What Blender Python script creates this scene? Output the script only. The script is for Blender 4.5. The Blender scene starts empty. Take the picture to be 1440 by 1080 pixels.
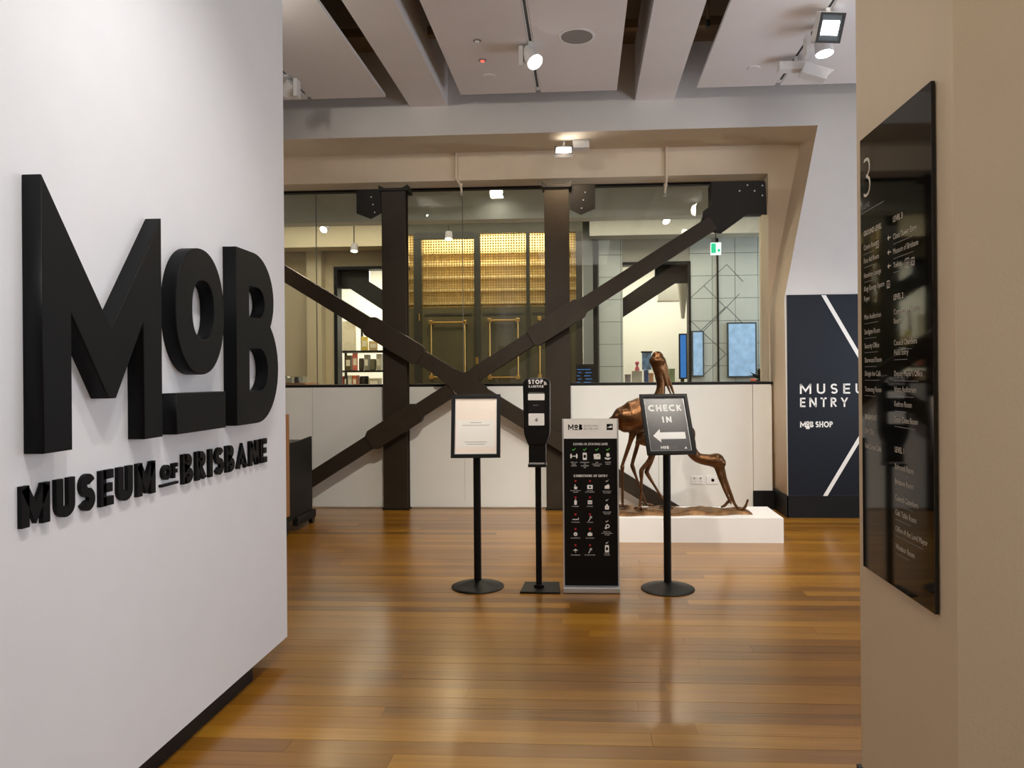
import bpy, bmesh, math, random
from mathutils import Vector, Matrix
random.seed(7)
SC = bpy.context.scene
COL = SC.collection
# ------------------------------------------------------------------ camera
FPX, PX, PY, CAMH = 1050.0, 760.0, 528.5, 1.5
YAW, ROLL = math.atan(60 / 1050.0), -0.008
cam_d = bpy.data.cameras.new('camera'); cam = bpy.data.objects.new('camera', cam_d); COL.objects.link(cam)
cam_d.sensor_width = 36.0; cam_d.lens = FPX / 1440 * 36.0
cam_d.shift_x = (720 - PX) / 1440; cam_d.shift_y = (PY - 540) / 1440
cam_d.clip_start = 0.05; cam_d.clip_end = 100
cam.matrix_world = Matrix.Translation((0, 0, CAMH)) @ Matrix.Rotation(YAW, 4, 'Z') @ Matrix.Rotation(math.pi / 2, 4, 'X') @ Matrix.Rotation(ROLL, 4, 'Z')
SC.camera = cam
# ------------------------------------------------------------------ world, exposure, large lights
w = bpy.data.worlds.new('world'); SC.world = w; w.use_nodes = True
w.node_tree.nodes['Background'].inputs[0].default_value = (0.75, 0.8, 0.9, 1); w.node_tree.nodes['Background'].inputs[1].default_value = 0.15
vs = SC.view_settings
vs.view_transform = 'Standard'; vs.look = 'None'; vs.exposure = 0.12; vs.gamma = 1.0; vs.use_curve_mapping = False

def area_light(name, loc, direction, sx, sy, power, color, spread=180):
    d = bpy.data.lights.new(name, 'AREA'); d.shape = 'RECTANGLE'; d.size = sx; d.size_y = sy
    d.energy = power; d.color = color; d.spread = math.radians(spread)
    o = bpy.data.objects.new(name, d); COL.objects.link(o)
    o.location = loc; o.rotation_euler = Vector(direction).to_track_quat('-Z', 'Y').to_euler()
    return o
def spot_light(name, loc, target, power, color, angle, blend=0.6, radius=0.06, parent=None):
    d = bpy.data.lights.new(name, 'SPOT'); d.energy = power; d.color = color
    d.spot_size = math.radians(angle); d.spot_blend = blend; d.shadow_soft_size = radius
    o = bpy.data.objects.new(name, d); COL.objects.link(o)
    o.location = loc; o.rotation_euler = (Vector(target) - Vector(loc)).to_track_quat('-Z', 'Y').to_euler()
    if parent:
        o.parent = parent; o.matrix_parent_inverse = parent.matrix_basis.inverted()
    return o
WARM = (1.0, 0.80, 0.56); NEUT = (1.0, 0.93, 0.84); COOL = (0.78, 0.87, 1.0)
area_light('lobby_fill', (-0.2, 0.6, 4.3), (0, 0.05, -1), 1.6, 2.6, 22, (1.0, 0.94, 0.84))  # unseen soft fill added above the viewpoint, not a fitting of the lobby
area_light('entry_daylight', (4.7, 5.4, 2.2), (-1, 0.05, 0.3), 3.0, 2.6, 120, COOL)
area_light('side_fill', (4.7, -0.3, 2.2), (-1, 0.12, 0.2), 2.6, 2.6, 85, (0.86, 0.92, 1.0))  # added cool fill, out of view at the right, to light the sign wall

# ------------------------------------------------------------------ helpers
def ray(u, v):
    x = (u - PX) / FPX; y = -(v - PY) / FPX
    c, s = math.cos(ROLL), math.sin(ROLL)
    x, y = x * c - y * s, x * s + y * c
    c, s = math.cos(YAW), math.sin(YAW)
    return Vector((x * c - s, x * s + c, y))
CAMP = Vector((0, 0, CAMH))
def at(u, v, Y): r = ray(u, v); return CAMP + r * (Y / r.y)      # photo pixel -> real point on the plane at depth Y
def fl(u, v, z=0.0): r = ray(u, v); return CAMP + r * ((z - CAMH) / r.z)

def srgb(*c):
    def f(x):
        x = x / 255.0
        return x / 12.92 if x <= 0.04045 else ((x + 0.055) / 1.055) ** 2.4
    return tuple(f(x) for x in c)

MATS = {}
def mat(name, col, rough=0.5, metal=0.0, spec=0.5, var=0.06, vscale=6.0, bump=0.0, bscale=60.0, coat=0.0, emit=None, estr=0.0, stretch=None):
    if name in MATS: return MATS[name]
    m = bpy.data.materials.new(name); m.use_nodes = True
    nt = m.node_tree; b = nt.nodes['Principled BSDF']
    b.inputs['Roughness'].default_value = rough; b.inputs['Metallic'].default_value = metal
    b.inputs['Specular IOR Level'].default_value = spec
    b.inputs['Coat Weight'].default_value = coat; b.inputs['Coat Roughness'].default_value = 0.12
    tc = nt.nodes.new('ShaderNodeTexCoord'); n = nt.nodes.new('ShaderNodeTexNoise')
    src = tc.outputs['Object']
    if stretch:
        mp = nt.nodes.new('ShaderNodeMapping'); mp.inputs['Scale'].default_value = stretch
        nt.links.new(src, mp.inputs['Vector']); src = mp.outputs['Vector']
    nt.links.new(src, n.inputs['Vector']); n.inputs['Scale'].default_value = vscale; n.inputs['Detail'].default_value = 4
    r = nt.nodes.new('ShaderNodeValToRGB')
    r.color_ramp.elements[0].position = 0.3; r.color_ramp.elements[1].position = 0.7
    r.color_ramp.elements[0].color = tuple(c * (1 - var) for c in col) + (1,)
    r.color_ramp.elements[1].color = tuple(min(1, c * (1 + var)) for c in col) + (1,)
    nt.links.new(n.outputs['Fac'], r.inputs['Fac']); nt.links.new(r.outputs['Color'], b.inputs['Base Color'])
    if bump:
        n2 = nt.nodes.new('ShaderNodeTexNoise'); n2.inputs['Scale'].default_value = bscale
        nt.links.new(src, n2.inputs['Vector'])
        bp = nt.nodes.new('ShaderNodeBump'); bp.inputs['Strength'].default_value = bump; bp.inputs['Distance'].default_value = 0.01
        nt.links.new(n2.outputs['Fac'], bp.inputs['Height']); nt.links.new(bp.outputs['Normal'], b.inputs['Normal'])
    if emit:
        b.inputs['Emission Color'].default_value = tuple(emit) + (1,); b.inputs['Emission Strength'].default_value = estr
    MATS[name] = m
    return m

def wood_mat(name, ramp, rough=0.3, random_tone=True, plank_rows=False, coat=0.0):
    m = bpy.data.materials.new(name); m.use_nodes = True
    nt = m.node_tree; b = nt.nodes['Principled BSDF']; L = nt.links.new
    tc = nt.nodes.new('ShaderNodeTexCoord'); oi = nt.nodes.new('ShaderNodeObjectInfo')
    geo = nt.nodes.new('ShaderNodeNewGeometry')
    mp = nt.nodes.new('ShaderNodeMapping'); mp.inputs['Scale'].default_value = (0.9, 14, 14)
    L(geo.outputs['Position'], mp.inputs['Vector'])
    add = nt.nodes.new('ShaderNodeVectorMath'); add.operation = 'ADD'
    L(mp.outputs['Vector'], add.inputs[0])
    cmb = nt.nodes.new('ShaderNodeCombineXYZ'); mul = nt.nodes.new('ShaderNodeMath'); mul.operation = 'MULTIPLY'; mul.inputs[1].default_value = 37.0
    L(oi.outputs['Random'], mul.inputs[0]); L(mul.outputs[0], cmb.inputs[0]); L(mul.outputs[0], cmb.inputs[2]); L(cmb.outputs[0], add.inputs[1])
    n = nt.nodes.new('ShaderNodeTexNoise'); n.inputs['Scale'].default_value = 2.2; n.inputs['Detail'].default_value = 7; n.inputs['Roughness'].default_value = 0.62
    L(add.outputs[0], n.inputs['Vector'])
    mix = nt.nodes.new('ShaderNodeMath'); mix.operation = 'MULTIPLY_ADD'; mix.inputs[1].default_value = 0.55
    L(n.outputs['Fac'], mix.inputs[0])
    tone = nt.nodes.new('ShaderNodeMath'); tone.operation = 'MULTIPLY_ADD'; tone.inputs[1].default_value = 0.42 if random_tone else 0.0
    tone.inputs[2].default_value = 0.04 if random_tone else 0.22
    src = oi.outputs['Random']
    if plank_rows:
        br = nt.nodes.new('ShaderNodeTexBrick'); br.inputs['Scale'].default_value = 1.0; br.inputs['Brick Width'].default_value = 2.2; br.inputs['Row Height'].default_value = 0.105
        br.inputs['Mortar Size'].default_value = 0.002; br.inputs['Color1'].default_value = (0.1, 0.1, 0.1, 1); br.inputs['Color2'].default_value = (0.9, 0.9, 0.9, 1)
        L(geo.outputs['Position'], br.inputs['Vector']); src = br.outputs['Color']
    L(src, tone.inputs[0]); L(tone.outputs[0], mix.inputs[2])
    r = nt.nodes.new('ShaderNodeValToRGB'); els = r.color_ramp.elements
    while len(els) < len(ramp): els.new(0.5)
    for e, (p, c) in zip(els, ramp): e.position = p; e.color = tuple(c) + (1,)
    L(mix.outputs[0], r.inputs['Fac']); L(r.outputs['Color'], b.inputs['Base Color'])
    b.inputs['Roughness'].default_value = rough; b.inputs['Coat Weight'].default_value = coat; b.inputs['Coat Roughness'].default_value = 0.2
    rr = nt.nodes.new('ShaderNodeMath'); rr.operation = 'MULTIPLY_ADD'; rr.inputs[1].default_value = 0.12; rr.inputs[2].default_value = rough - 0.06
    L(n.outputs['Fac'], rr.inputs[0]); L(rr.outputs[0], b.inputs['Roughness'])
    bp = nt.nodes.new('ShaderNodeBump'); bp.inputs['Strength'].default_value = 0.02; bp.inputs['Distance'].default_value = 0.002
    L(n.outputs['Fac'], bp.inputs['Height']); L(bp.outputs['Normal'], b.inputs['Normal'])
    MATS[name] = m
    return m

def glass_mat(name, tint, refl=1.0, rough=0.0):
    m = bpy.data.materials.new(name); m.use_nodes = True; nt = m.node_tree; nt.nodes.clear(); L = nt.links.new
    out = nt.nodes.new('ShaderNodeOutputMaterial'); mx = nt.nodes.new('ShaderNodeMixShader')
    tr = nt.nodes.new('ShaderNodeBsdfTransparent'); gl = nt.nodes.new('ShaderNodeBsdfGlossy'); fr = nt.nodes.new('ShaderNodeFresnel')
    tr.inputs[0].default_value = tuple(tint) + (1,); gl.inputs['Roughness'].default_value = rough; fr.inputs[0].default_value = 1.45
    mu = nt.nodes.new('ShaderNodeMath'); mu.operation = 'MULTIPLY'; mu.inputs[1].default_value = refl
    L(fr.outputs[0], mu.inputs[0]); L(mu.outputs[0], mx.inputs[0]); L(tr.outputs[0], mx.inputs[1]); L(gl.outputs[0], mx.inputs[2]); L(mx.outputs[0], out.inputs[0])
    MATS[name] = m
    return m

def link(name, me, m=None, parent=None, smooth=False):
    o = bpy.data.objects.new(name, me); COL.objects.link(o)
    if m is not None:
        me.materials.clear(); me.materials.append(MATS[m] if isinstance(m, str) else m)
    if parent is not None:
        o.parent = parent; o.matrix_parent_inverse = full(parent).inverted()
    if smooth:
        for p in me.polygons: p.use_smooth = True
    return o
def full(o):
    M = o.matrix_basis.copy()
    if o.parent: M = full(o.parent) @ o.matrix_parent_inverse @ M
    return M
def tag(o, label, cat, group=None, kind=None):
    o['label'] = label; o['category'] = cat
    if group: o['group'] = group
    if kind: o['kind'] = kind
    return o
def structure(o, label=None):
    o['kind'] = 'structure'
    if label: o['label'] = label
    return o
def thing(name, loc, label, cat, group=None):
    o = bpy.data.objects.new(name, None); COL.objects.link(o); o.location = loc; o.empty_display_size = 0.1
    return tag(o, label, cat, group)
def pymesh(name, verts, faces):
    me = bpy.data.meshes.new(name); me.from_pydata([tuple(v) for v in verts], [], faces); me.update()
    return me
def box_mesh(name, x0, x1, y0, y1, z0, z1, bevel=0.0, M=None):
    bm = bmesh.new(); bmesh.ops.create_cube(bm, size=1.0)
    for v in bm.verts:
        v.co = Vector(((x0 + x1) / 2 + v.co.x * (x1 - x0), (y0 + y1) / 2 + v.co.y * (y1 - y0), (z0 + z1) / 2 + v.co.z * (z1 - z0)))
    if bevel: bmesh.ops.bevel(bm, geom=bm.edges[:], offset=bevel, segments=2, affect='EDGES', profile=0.5)
    if M is not None: bm.transform(M)
    me = bpy.data.meshes.new(name); bm.to_mesh(me); bm.free()
    return me
def box(name, x0, x1, y0, y1, z0, z1, m, parent=None, bevel=0.0, M=None):
    return link(name, box_mesh(name, x0, x1, y0, y1, z0, z1, bevel, M), m, parent)
def frame(o, right, up):
    r = Vector(right).normalized(); u = Vector(up); u = (u - r * u.dot(r)).normalized(); n = r.cross(u)
    return Matrix(((r.x, u.x, n.x, o[0]), (r.y, u.y, n.y, o[1]), (r.z, u.z, n.z, o[2]), (0, 0, 0, 1)))
def shape_mesh(name, loops, depth=0.0, bevel=0.0, M=None, z0=0.0):
    """flat outline(s), inner loops are holes, thickened by depth from z0 to z0+depth"""
    cu = bpy.data.curves.new(name, 'CURVE'); cu.dimensions = '2D'; cu.fill_mode = 'BOTH'
    cu.extrude = max(0.0, depth / 2 - bevel); cu.bevel_depth = bevel; cu.bevel_resolution = 1
    if bevel: cu.offset = -bevel
    for lp in loops:
        lp = [q for i, q in enumerate(lp) if math.hypot(q[0] - lp[i - 1][0], q[1] - lp[i - 1][1]) > 1e-5]
        s = cu.splines.new('POLY'); s.points.add(len(lp) - 1); s.use_cyclic_u = True
        for p, q in zip(s.points, lp): p.co = (q[0], q[1], 0, 1)
    return curve_mesh(name, cu, M, z0 + depth / 2)
def curve_mesh(name, cu, M, dz=0.0):
    ob = bpy.data.objects.new(name, cu)
    me = ob.to_mesh().copy(); ob.to_mesh_clear()
    bpy.data.objects.remove(ob); bpy.data.curves.remove(cu)
    me.transform(Matrix.Translation((0, 0, dz)))
    if M is not None: me.transform(M)
    me.name = name
    return me
def shape(name, loops, depth, m, parent=None, M=None, bevel=0.0, z0=0.0):
    return link(name, shape_mesh(name, loops, depth, bevel, M, z0), m, parent)
def ellipse(cx, cy, rx, ry, n=40, p=2.0):
    out = []
    for i in range(n):
        a = 2 * math.pi * i / n; c, s = math.cos(a), math.sin(a)
        out.append((cx + rx * math.copysign(abs(c) ** (2 / p), c), cy + ry * math.copysign(abs(s) ** (2 / p), s)))
    return out
def rrect(x0, x1, y0, y1, r, n=6):
    out = []
    for cx, cy, a0 in ((x1 - r, y1 - r, 0), (x0 + r, y1 - r, 90), (x0 + r, y0 + r, 180), (x1 - r, y0 + r, 270)):
        for i in range(n + 1):
            a = math.radians(a0 + 90 * i / n); out.append((cx + r * math.cos(a), cy + r * math.sin(a)))
    return out
def cyl_mesh(name, p0, p1, r0, r1=None, n=24, cap=True):
    if r1 is None: r1 = r0
    p0, p1 = Vector(p0), Vector(p1); d = p1 - p0
    M = Matrix.Translation(p0) @ d.to_track_quat('Z', 'Y').to_matrix().to_4x4()
    vs_, fs = [], []
    for z, r in ((0, r0), (d.length, r1)):
        for i in range(n):
            a = 2 * math.pi * i / n; vs_.append(M @ Vector((r * math.cos(a), r * math.sin(a), z)))
    for i in range(n): fs.append((i, (i + 1) % n, n + (i + 1) % n, n + i))
    if cap: fs.append(tuple(reversed(range(n)))); fs.append(tuple(range(n, 2 * n)))
    return pymesh(name, vs_, fs)
def cyl(name, p0, p1, r0, m, parent=None, r1=None, n=24):
    return link(name, cyl_mesh(name, p0, p1, r0, r1, n), m, parent)
def lathe(name, prof, origin, m, parent=None, n=48):
    vs_, fs = [], []
    for r, z in prof:
        for i in range(n):
            a = 2 * math.pi * i / n; vs_.append((origin[0] + r * math.cos(a), origin[1] + r * math.sin(a), origin[2] + z))
    for k in range(len(prof) - 1):
        for i in range(n): fs.append((k * n + i, k * n + (i + 1) % n, (k + 1) * n + (i + 1) % n, (k + 1) * n + i))
    fs.append(tuple(reversed(range(n)))); fs.append(tuple(range((len(prof) - 1) * n, len(prof) * n)))
    return link(name, pymesh(name, vs_, fs), m, parent)
def sweep_data(pts, n=12, sub=6, squash=1.0):
    """tapering tube through (Vector, radius) points; returns verts, faces"""
    P = [Vector(p) for p, r in pts]; R = [r for p, r in pts]; C, RR = [], []
    for i in range(len(P) - 1):
        a, b = P[max(i - 1, 0)], P[min(i + 2, len(P) - 1)]
        for k in range(sub):
            t = k / sub; t2, t3 = t * t, t * t * t
            C.append(0.5 * ((2 * P[i]) + (P[i + 1] - a) * t + (2 * a - 5 * P[i] + 4 * P[i + 1] - b) * t2 + (3 * P[i] - a - 3 * P[i + 1] + b) * t3))
            s = t * t * (3 - 2 * t); RR.append(R[i] * (1 - s) + R[i + 1] * s)
    C.append(P[-1]); RR.append(R[-1])
    t0 = (C[1] - C[0]).normalized(); up = Vector((0, 1, 0)) if abs(t0.y) < 0.9 else Vector((1, 0, 0))
    x = t0.cross(up).normalized(); V, F = [], []
    def ring(c, x, y, r):
        for i in range(n):
            a = 2 * math.pi * i / n; V.append(c + x * (r * math.cos(a)) + y * (r * squash * math.sin(a)))
    fr = []
    for i, c in enumerate(C):
        t = (C[min(i + 1, len(C) - 1)] - C[max(i - 1, 0)]).normalized()
        x = (x - t * x.dot(t)).normalized(); fr.append((c, t, x, t.cross(x), RR[i]))
    c, t, x, y, r = fr[0]
    for a in (70, 35): ring(c - t * r * math.sin(math.radians(a)), x, y, r * math.cos(math.radians(a)))
    for c, t, x, y, r in fr: ring(c, x, y, r)
    for a in (35, 70): ring(c + t * r * math.sin(math.radians(a)), x, y, r * math.cos(math.radians(a)))
    k = len(V) // n
    for j in range(k - 1):
        for i in range(n): F.append((j * n + i, j * n + (i + 1) % n, (j + 1) * n + (i + 1) % n, (j + 1) * n + i))
    F.append(tuple(reversed(range(n)))); F.append(tuple(range((k - 1) * n, k * n)))
    return V, F
def sweep(name, pts, m, parent=None, n=12, sub=6):
    V, F = sweep_data(pts, n, sub); return link(name, pymesh(name, V, F), m, parent, smooth=True)

# ---- lettering: built-in sans for small print, own geometric stroke letters for the display type
def text(name, s, M, h, m, parent, align='LEFT', width=None, bold=0.0, maxw=None, sx=1.0):
    cu = bpy.data.curves.new(name, 'FONT'); cu.body = s; cu.size = 1.0; cu.offset = bold; cu.fill_mode = 'FRONT'; cu.resolution_u = 3
    me = curve_mesh(name, cu, None)
    xs = [v.co.x for v in me.vertices]
    if not xs: return None
    x0, x1 = min(xs), max(xs); k = h / 0.729
    fx = k * sx if width is None else width / (x1 - x0)
    if maxw and (x1 - x0) * fx > maxw: fx = maxw / (x1 - x0)
    off = {'LEFT': -x0, 'CENTER': -(x0 + x1) / 2, 'RIGHT': -x1}[align]
    for v in me.vertices: v.co = Vector(((v.co.x + off) * fx, v.co.y * k, 0.0))
    me.transform(M)
    return link(name, me, m, parent)
def arc(cx, cy, rx, ry, a0, a1, n=14):
    return [(cx + rx * math.cos(math.radians(a0 + (a1 - a0) * i / n)), cy + ry * math.sin(math.radians(a0 + (a1 - a0) * i / n))) for i in range(n + 1)]
def glyph(ch, h):
    """polylines in a box of height 1 for half stroke h; returns lines, width"""
    if ch == 'I': return [[(h, 0), (h, 1)]], 2 * h
    if ch == 'E': W = .52; return [[(h, 0), (h, 1)], [(h, 1 - h), (W, 1 - h)], [(h, .5), (W * .92, .5)], [(h, h), (W, h)]], W
    if ch == 'F': W = .5; return [[(h, 0), (h, 1)], [(h, 1 - h), (W, 1 - h)], [(h, .47), (W * .9, .47)]], W
    if ch == 'L': W = .48; return [[(h, 0), (h, 1)], [(h, h), (W, h)]], W
    if ch == 'T': W = .58; return [[(W / 2, 0), (W / 2, 1)], [(0, 1 - h), (W, 1 - h)]], W
    if ch == 'H': W = .68; return [[(h, 0), (h, 1)], [(W - h, 0), (W - h, 1)], [(h, .5), (W - h, .5)]], W
    if ch == 'N': W = .7; return [[(h, 0), (h, 1)], [(W - h, 0), (W - h, 1)], [(h, 1 - h * .6), (W - h, h * .6)]], W
    if ch == 'M': W = .86; return [[(h, 0), (h, 1)], [(W - h, 0), (W - h, 1)], [(h * .9, 1 - h * .4), (W / 2, .3), (W - h * .9, 1 - h * .4)]], W
    if ch == 'A': W = .76; return [[(h * .9, 0), (W / 2, 1 - h * .4), (W - h * .9, 0)], [(W * .22, .28), (W * .78, .28)]], W
    if ch == 'V': W = .72; return [[(h * .9, 1), (W / 2, h * .4), (W - h * .9, 1)]], W
    if ch == 'Y': W = .68; return [[(h * .8, 1), (W / 2, .45)], [(W - h * .8, 1), (W / 2, .45)], [(W / 2, .5), (W / 2, 0)]], W
    if ch == 'K': W = .64; return [[(h, 0), (h, 1)], [(h, .45), (W - h, 1)], [(W * .38, .6), (W - h * .9, 0)]], W
    if ch == 'U': W = .64; r = W / 2 - h; return [[(h, 1)] + arc(W / 2, h + r, r, r, 180, 360) + [(W - h, 1)]], W
    if ch == 'O': W = .88; return [arc(W / 2, .5, W / 2 - h, .5 - h, 0, 360, 32)], W
    if ch == 'C': W = .76; return [arc(.46, .5, .46 - h, .5 - h, 52, 308, 22)], W
    if ch == 'G': W = .82; return [arc(.46, .5, .46 - h, .5 - h, 52, 340, 22) + [(.46, .46)]], W
    if ch == 'D': W = .76; return [[(h, 0), (h, 1)], [(h, 1 - h), (.3, 1 - h)] + arc(.3, .5, .46 - h, .5 - h, 88, -88, 18) + [(h, h)]], W
    if ch == 'P': W = .56; return [[(h, 0), (h, 1)], [(h, 1 - h), (.28, 1 - h)] + arc(.28, .7, .28 - h, .3 - h, 88, -88) + [(h, .4 + h)]], W
    if ch == 'R': W = .6; return [[(h, 0), (h, 1)], [(h, 1 - h), (.28, 1 - h)] + arc(.28, .72, .28 - h, .28 - h, 88, -88) + [(h, .44 + h)], [(.24, .46), (W - h * .8, 0)]], W
    if ch == 'B': W = .58; return [[(h, 0), (h, 1)], [(h, 1 - h), (.26, 1 - h)] + arc(.26, .75, .26 - h, .25 - h, 88, -88) + [(h, .5 + h * .3)], [(h, .54 - h * .3), (.28, .54 - h * .3)] + arc(.28, .27, .3 - h, .27 - h, 88, -88) + [(h, h)]], W
    if ch == 'S': W = .54; r1, r2 = .25 - h / 2, .25 - h / 2; return [arc(W / 2, 1 - h - r1, W / 2 - h, r1, 25, 270, 16) + arc(W / 2, h + r2, W / 2 - h, r2, 90, -155, 16)[1:]], W
    return [], .3
def stroke_mesh(name, lines, h, depth, M, sx, sy, ox=0.0):
    V, F = [], []
    for ln in lines:
        pts = [Vector((p[0] * sx, p[1] * sy)) for p in ln]; closed = (pts[0] - pts[-1]).length < 1e-5
        hw = h * sy; left, right = [], []
        for i, p in enumerate(pts):
            if closed: d0 = p - pts[i - 1 if i > 0 else -2]; d1 = pts[i + 1 if i < len(pts) - 1 else 1] - p
            else: d0 = p - pts[i - 1] if i else pts[1] - p; d1 = pts[i + 1] - p if i < len(pts) - 1 else d0
            d0 = d0.normalized(); d1 = d1.normalized(); n0 = Vector((-d0.y, d0.x)); n1 = Vector((-d1.y, d1.x))
            b = (n0 + n1); b = b.normalized() if b.length > 1e-4 else n0
            k = hw / max(0.45, b.dot(n0)); left.append(p + b * k); right.append(p - b * k)
            for q in (left[-1], right[-1]): q.y = min(max(q.y, 0.0), sy) if sy > 0 else q.y
        s = len(V); n = len(pts)
        for z in (depth, 0.0):
            for q in left: V.append((q.x + ox, q.y, z))
            for q in right: V.append((q.x + ox, q.y, z))
        for i in range(n - 1):
            F.append((s + n + i, s + n + i + 1, s + i + 1, s + i))
            if depth > 1e-5:
                F.append((s + i, s + i + 1, s + 2 * n + i + 1, s + 2 * n + i)); F.append((s + n + i + 1, s + n + i, s + 3 * n + i, s + 3 * n + i + 1))
        if depth > 1e-5:
            F.append((s, s + 2 * n, s + 3 * n, s + n)); F.append((s + n - 1, s + 2 * n - 1, s + 4 * n - 1, s + 3 * n - 1))
    me = pymesh(name, V, F); me.transform(M)
    return me
def letters(s, M, hgt, width, m, parent, half=.11, gap=.16, depth=0.0, each=False, name='letter', space=.4):
    """display lettering of cap height hgt fitted to width"""
    tot = 0.0; items = []
    for ch in s:
        if ch == ' ': tot += space; continue
        ln, W = glyph(ch, half); items.append((ch, ln, tot)); tot += W + gap
    tot -= gap
    sx = width / tot
    if each:
        return [link(name, stroke_mesh(name, ln, half, depth, M, sx, hgt, ox * sx), m, parent) for ch, ln, ox in items]
    V = []
    al = []
    for ch, ln, ox in items: al += [[(p[0] + ox, p[1]) for p in l] for l in ln]
    return link(name, stroke_mesh(name, al, half, depth, M, sx, hgt), m, parent)

# ------------------------------------------------------------------ materials
mat('white_paint', srgb(231, 232, 236), 0.6, var=0.012, bump=0.03, bscale=180)
mat('cream_paint', srgb(236, 220, 196), 0.6, var=0.02, bump=0.04, bscale=140)
mat('pillar_paint', srgb(208, 186, 154), 0.6, var=0.02, bump=0.05, bscale=120)
mat('grey_paint', srgb(214, 212, 210), 0.6, var=0.015, bump=0.03, bscale=160)
mat('ceiling_panel', srgb(230, 226, 226), 0.7, var=0.012)
mat('slab_brown', srgb(120, 100, 74), 0.8, var=0.15, vscale=3)
mat('low_wall_board', srgb(234, 234, 228), 0.38, var=0.01, spec=0.5)
mat('skirting_black', srgb(12, 12, 16), 0.5, spec=0.3, var=0.1)
mat('navy_panel', srgb(13, 21, 33), 0.5, spec=0.3, var=0.05)
mat('steel_brown', srgb(48, 39, 28), 0.5, metal=0.0, spec=0.3, var=0.1, vscale=8, bump=0.03, bscale=90)
mat('steel_dark', srgb(24, 20, 15), 0.5, spec=0.3, var=0.1)
mat('frame_black', srgb(14, 13, 12), 0.45, spec=0.3, var=0.1)
mat('letter_black', srgb(7, 8, 11), 0.5, spec=0.18, var=0.06)
mat('black_metal', srgb(7, 7, 8), 0.42, spec=0.22, var=0.1)
mat('black_plastic', srgb(6, 6, 7), 0.3, spec=0.3, var=0.1)
mat('black_gloss', srgb(11, 11, 10), 0.04, spec=0.55, var=0.05)
mat('print_black', srgb(6, 6, 7), 0.5, spec=0.2, var=0.05)
mat('print_white', srgb(240, 240, 238), 0.6, var=0.01)
mat('print_grey', srgb(130, 130, 130), 0.6, var=0.02)
mat('print_charcoal', srgb(72, 72, 74), 0.28, var=0.05)
mat('print_cream', srgb(205, 196, 180), 0.5, var=0.02)
mat('print_green', srgb(96, 205, 80), 0.6, var=0.02)
mat('print_red', srgb(200, 40, 40), 0.6, var=0.02)
mat('paper_peach', srgb(250, 238, 228), 0.3, var=0.05, vscale=4)
mat('paper_white', srgb(246, 244, 240), 0.35, var=0.01)
mat('silver', srgb(190, 192, 196), 0.35, metal=0.6, var=0.04)
mat('lamp_white', srgb(226, 226, 226), 0.4, var=0.02)
mat('lamp_glow', (1, 1, 1), 0.4, emit=(1.0, 0.97, 0.92), estr=14.0)
mat('back_lamp_glow', (1, 1, 1), 0.4, emit=(1.0, 0.92, 0.75), estr=9.0)
mat('flood_reflector', srgb(120, 130, 138), 0.2, metal=0.8, var=0.1)
mat('track_black', srgb(30, 30, 30), 0.4, var=0.05)
mat('speaker_grille', srgb(140, 134, 132), 0.7, var=0.1, vscale=300)
mat('indicator_red', srgb(220, 60, 50), 0.4, emit=(1, 0.12, 0.08), estr=1.5)
mat('bronze', srgb(92, 62, 36), 0.34, metal=0.8, var=0.5, vscale=9, bump=0.25, bscale=45)
mat('bronze_base', srgb(122, 90, 58), 0.45, metal=0.7, var=0.4, vscale=14, bump=0.5, bscale=30)
mat('plinth_white', srgb(240, 239, 236), 0.5, var=0.01)
mat('olive_door', srgb(74, 68, 44), 0.4, var=0.12, vscale=3)
mat('olive_dark', srgb(46, 44, 32), 0.4, var=0.12)
mat('brass', srgb(205, 165, 95), 0.28, metal=0.9, var=0.1)
mat('gold_back', srgb(214, 190, 136), 0.6, metal=0.0, var=0.3, vscale=5, stretch=(6, 6, 0.6))
mat('back_wall_beige', srgb(206, 192, 160), 0.7, var=0.03)
mat('back_ceiling_grey', srgb(188, 184, 172), 0.7, var=0.03)
mat('shop_white', srgb(240, 238, 230), 0.6, var=0.01)
mat('tile_pale', srgb(214, 220, 216), 0.25, var=0.05, vscale=2)
mat('tile_joint', srgb(120, 122, 116), 0.8, var=0.05)
mat('pattern_line', srgb(70, 82, 88), 0.5, var=0.05)
mat('screen_blue', srgb(40, 90, 150), 0.3, emit=srgb(50, 120, 200), estr=0.8)
mat('screen_pale', srgb(140, 170, 200), 0.3, emit=srgb(150, 185, 225), estr=0.55, var=0.3, vscale=9)
mat('screen_dark', srgb(14, 16, 22), 0.15)
mat('exit_green', srgb(20, 140, 100), 0.4, emit=srgb(20, 190, 140), estr=1.0)
mat('exit_white', srgb(230, 245, 240), 0.4, emit=srgb(225, 250, 245), estr=1.6)
mat('counter_black', srgb(18, 18, 17), 0.5, spec=0.3, var=0.1)
mat('socket_white', srgb(236, 235, 232), 0.4, var=0.01)
mat('concrete_floor', srgb(110, 90, 64), 0.4, var=0.1)
wood_mat('floor_timber', [(0.14, srgb(74, 45, 4)), (0.36, srgb(128, 83, 11)), (0.6, srgb(152, 102, 19)), (0.85, srgb(176, 126, 36))], rough=0.3, coat=0.5)
wood_mat('floor_timber_far', [(0.14, srgb(74, 45, 4)), (0.36, srgb(128, 83, 11)), (0.6, srgb(152, 102, 19)), (0.85, srgb(176, 126, 36))], rough=0.3, plank_rows=True, coat=0.5)
wood_mat('counter_timber', [(0.2, srgb(120, 78, 44)), (0.5, srgb(160, 112, 70)), (0.8, srgb(184, 136, 92))], rough=0.5, random_tone=False)
glass_mat('window_glass', (0.93, 0.95, 0.92), 0.9)
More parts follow.
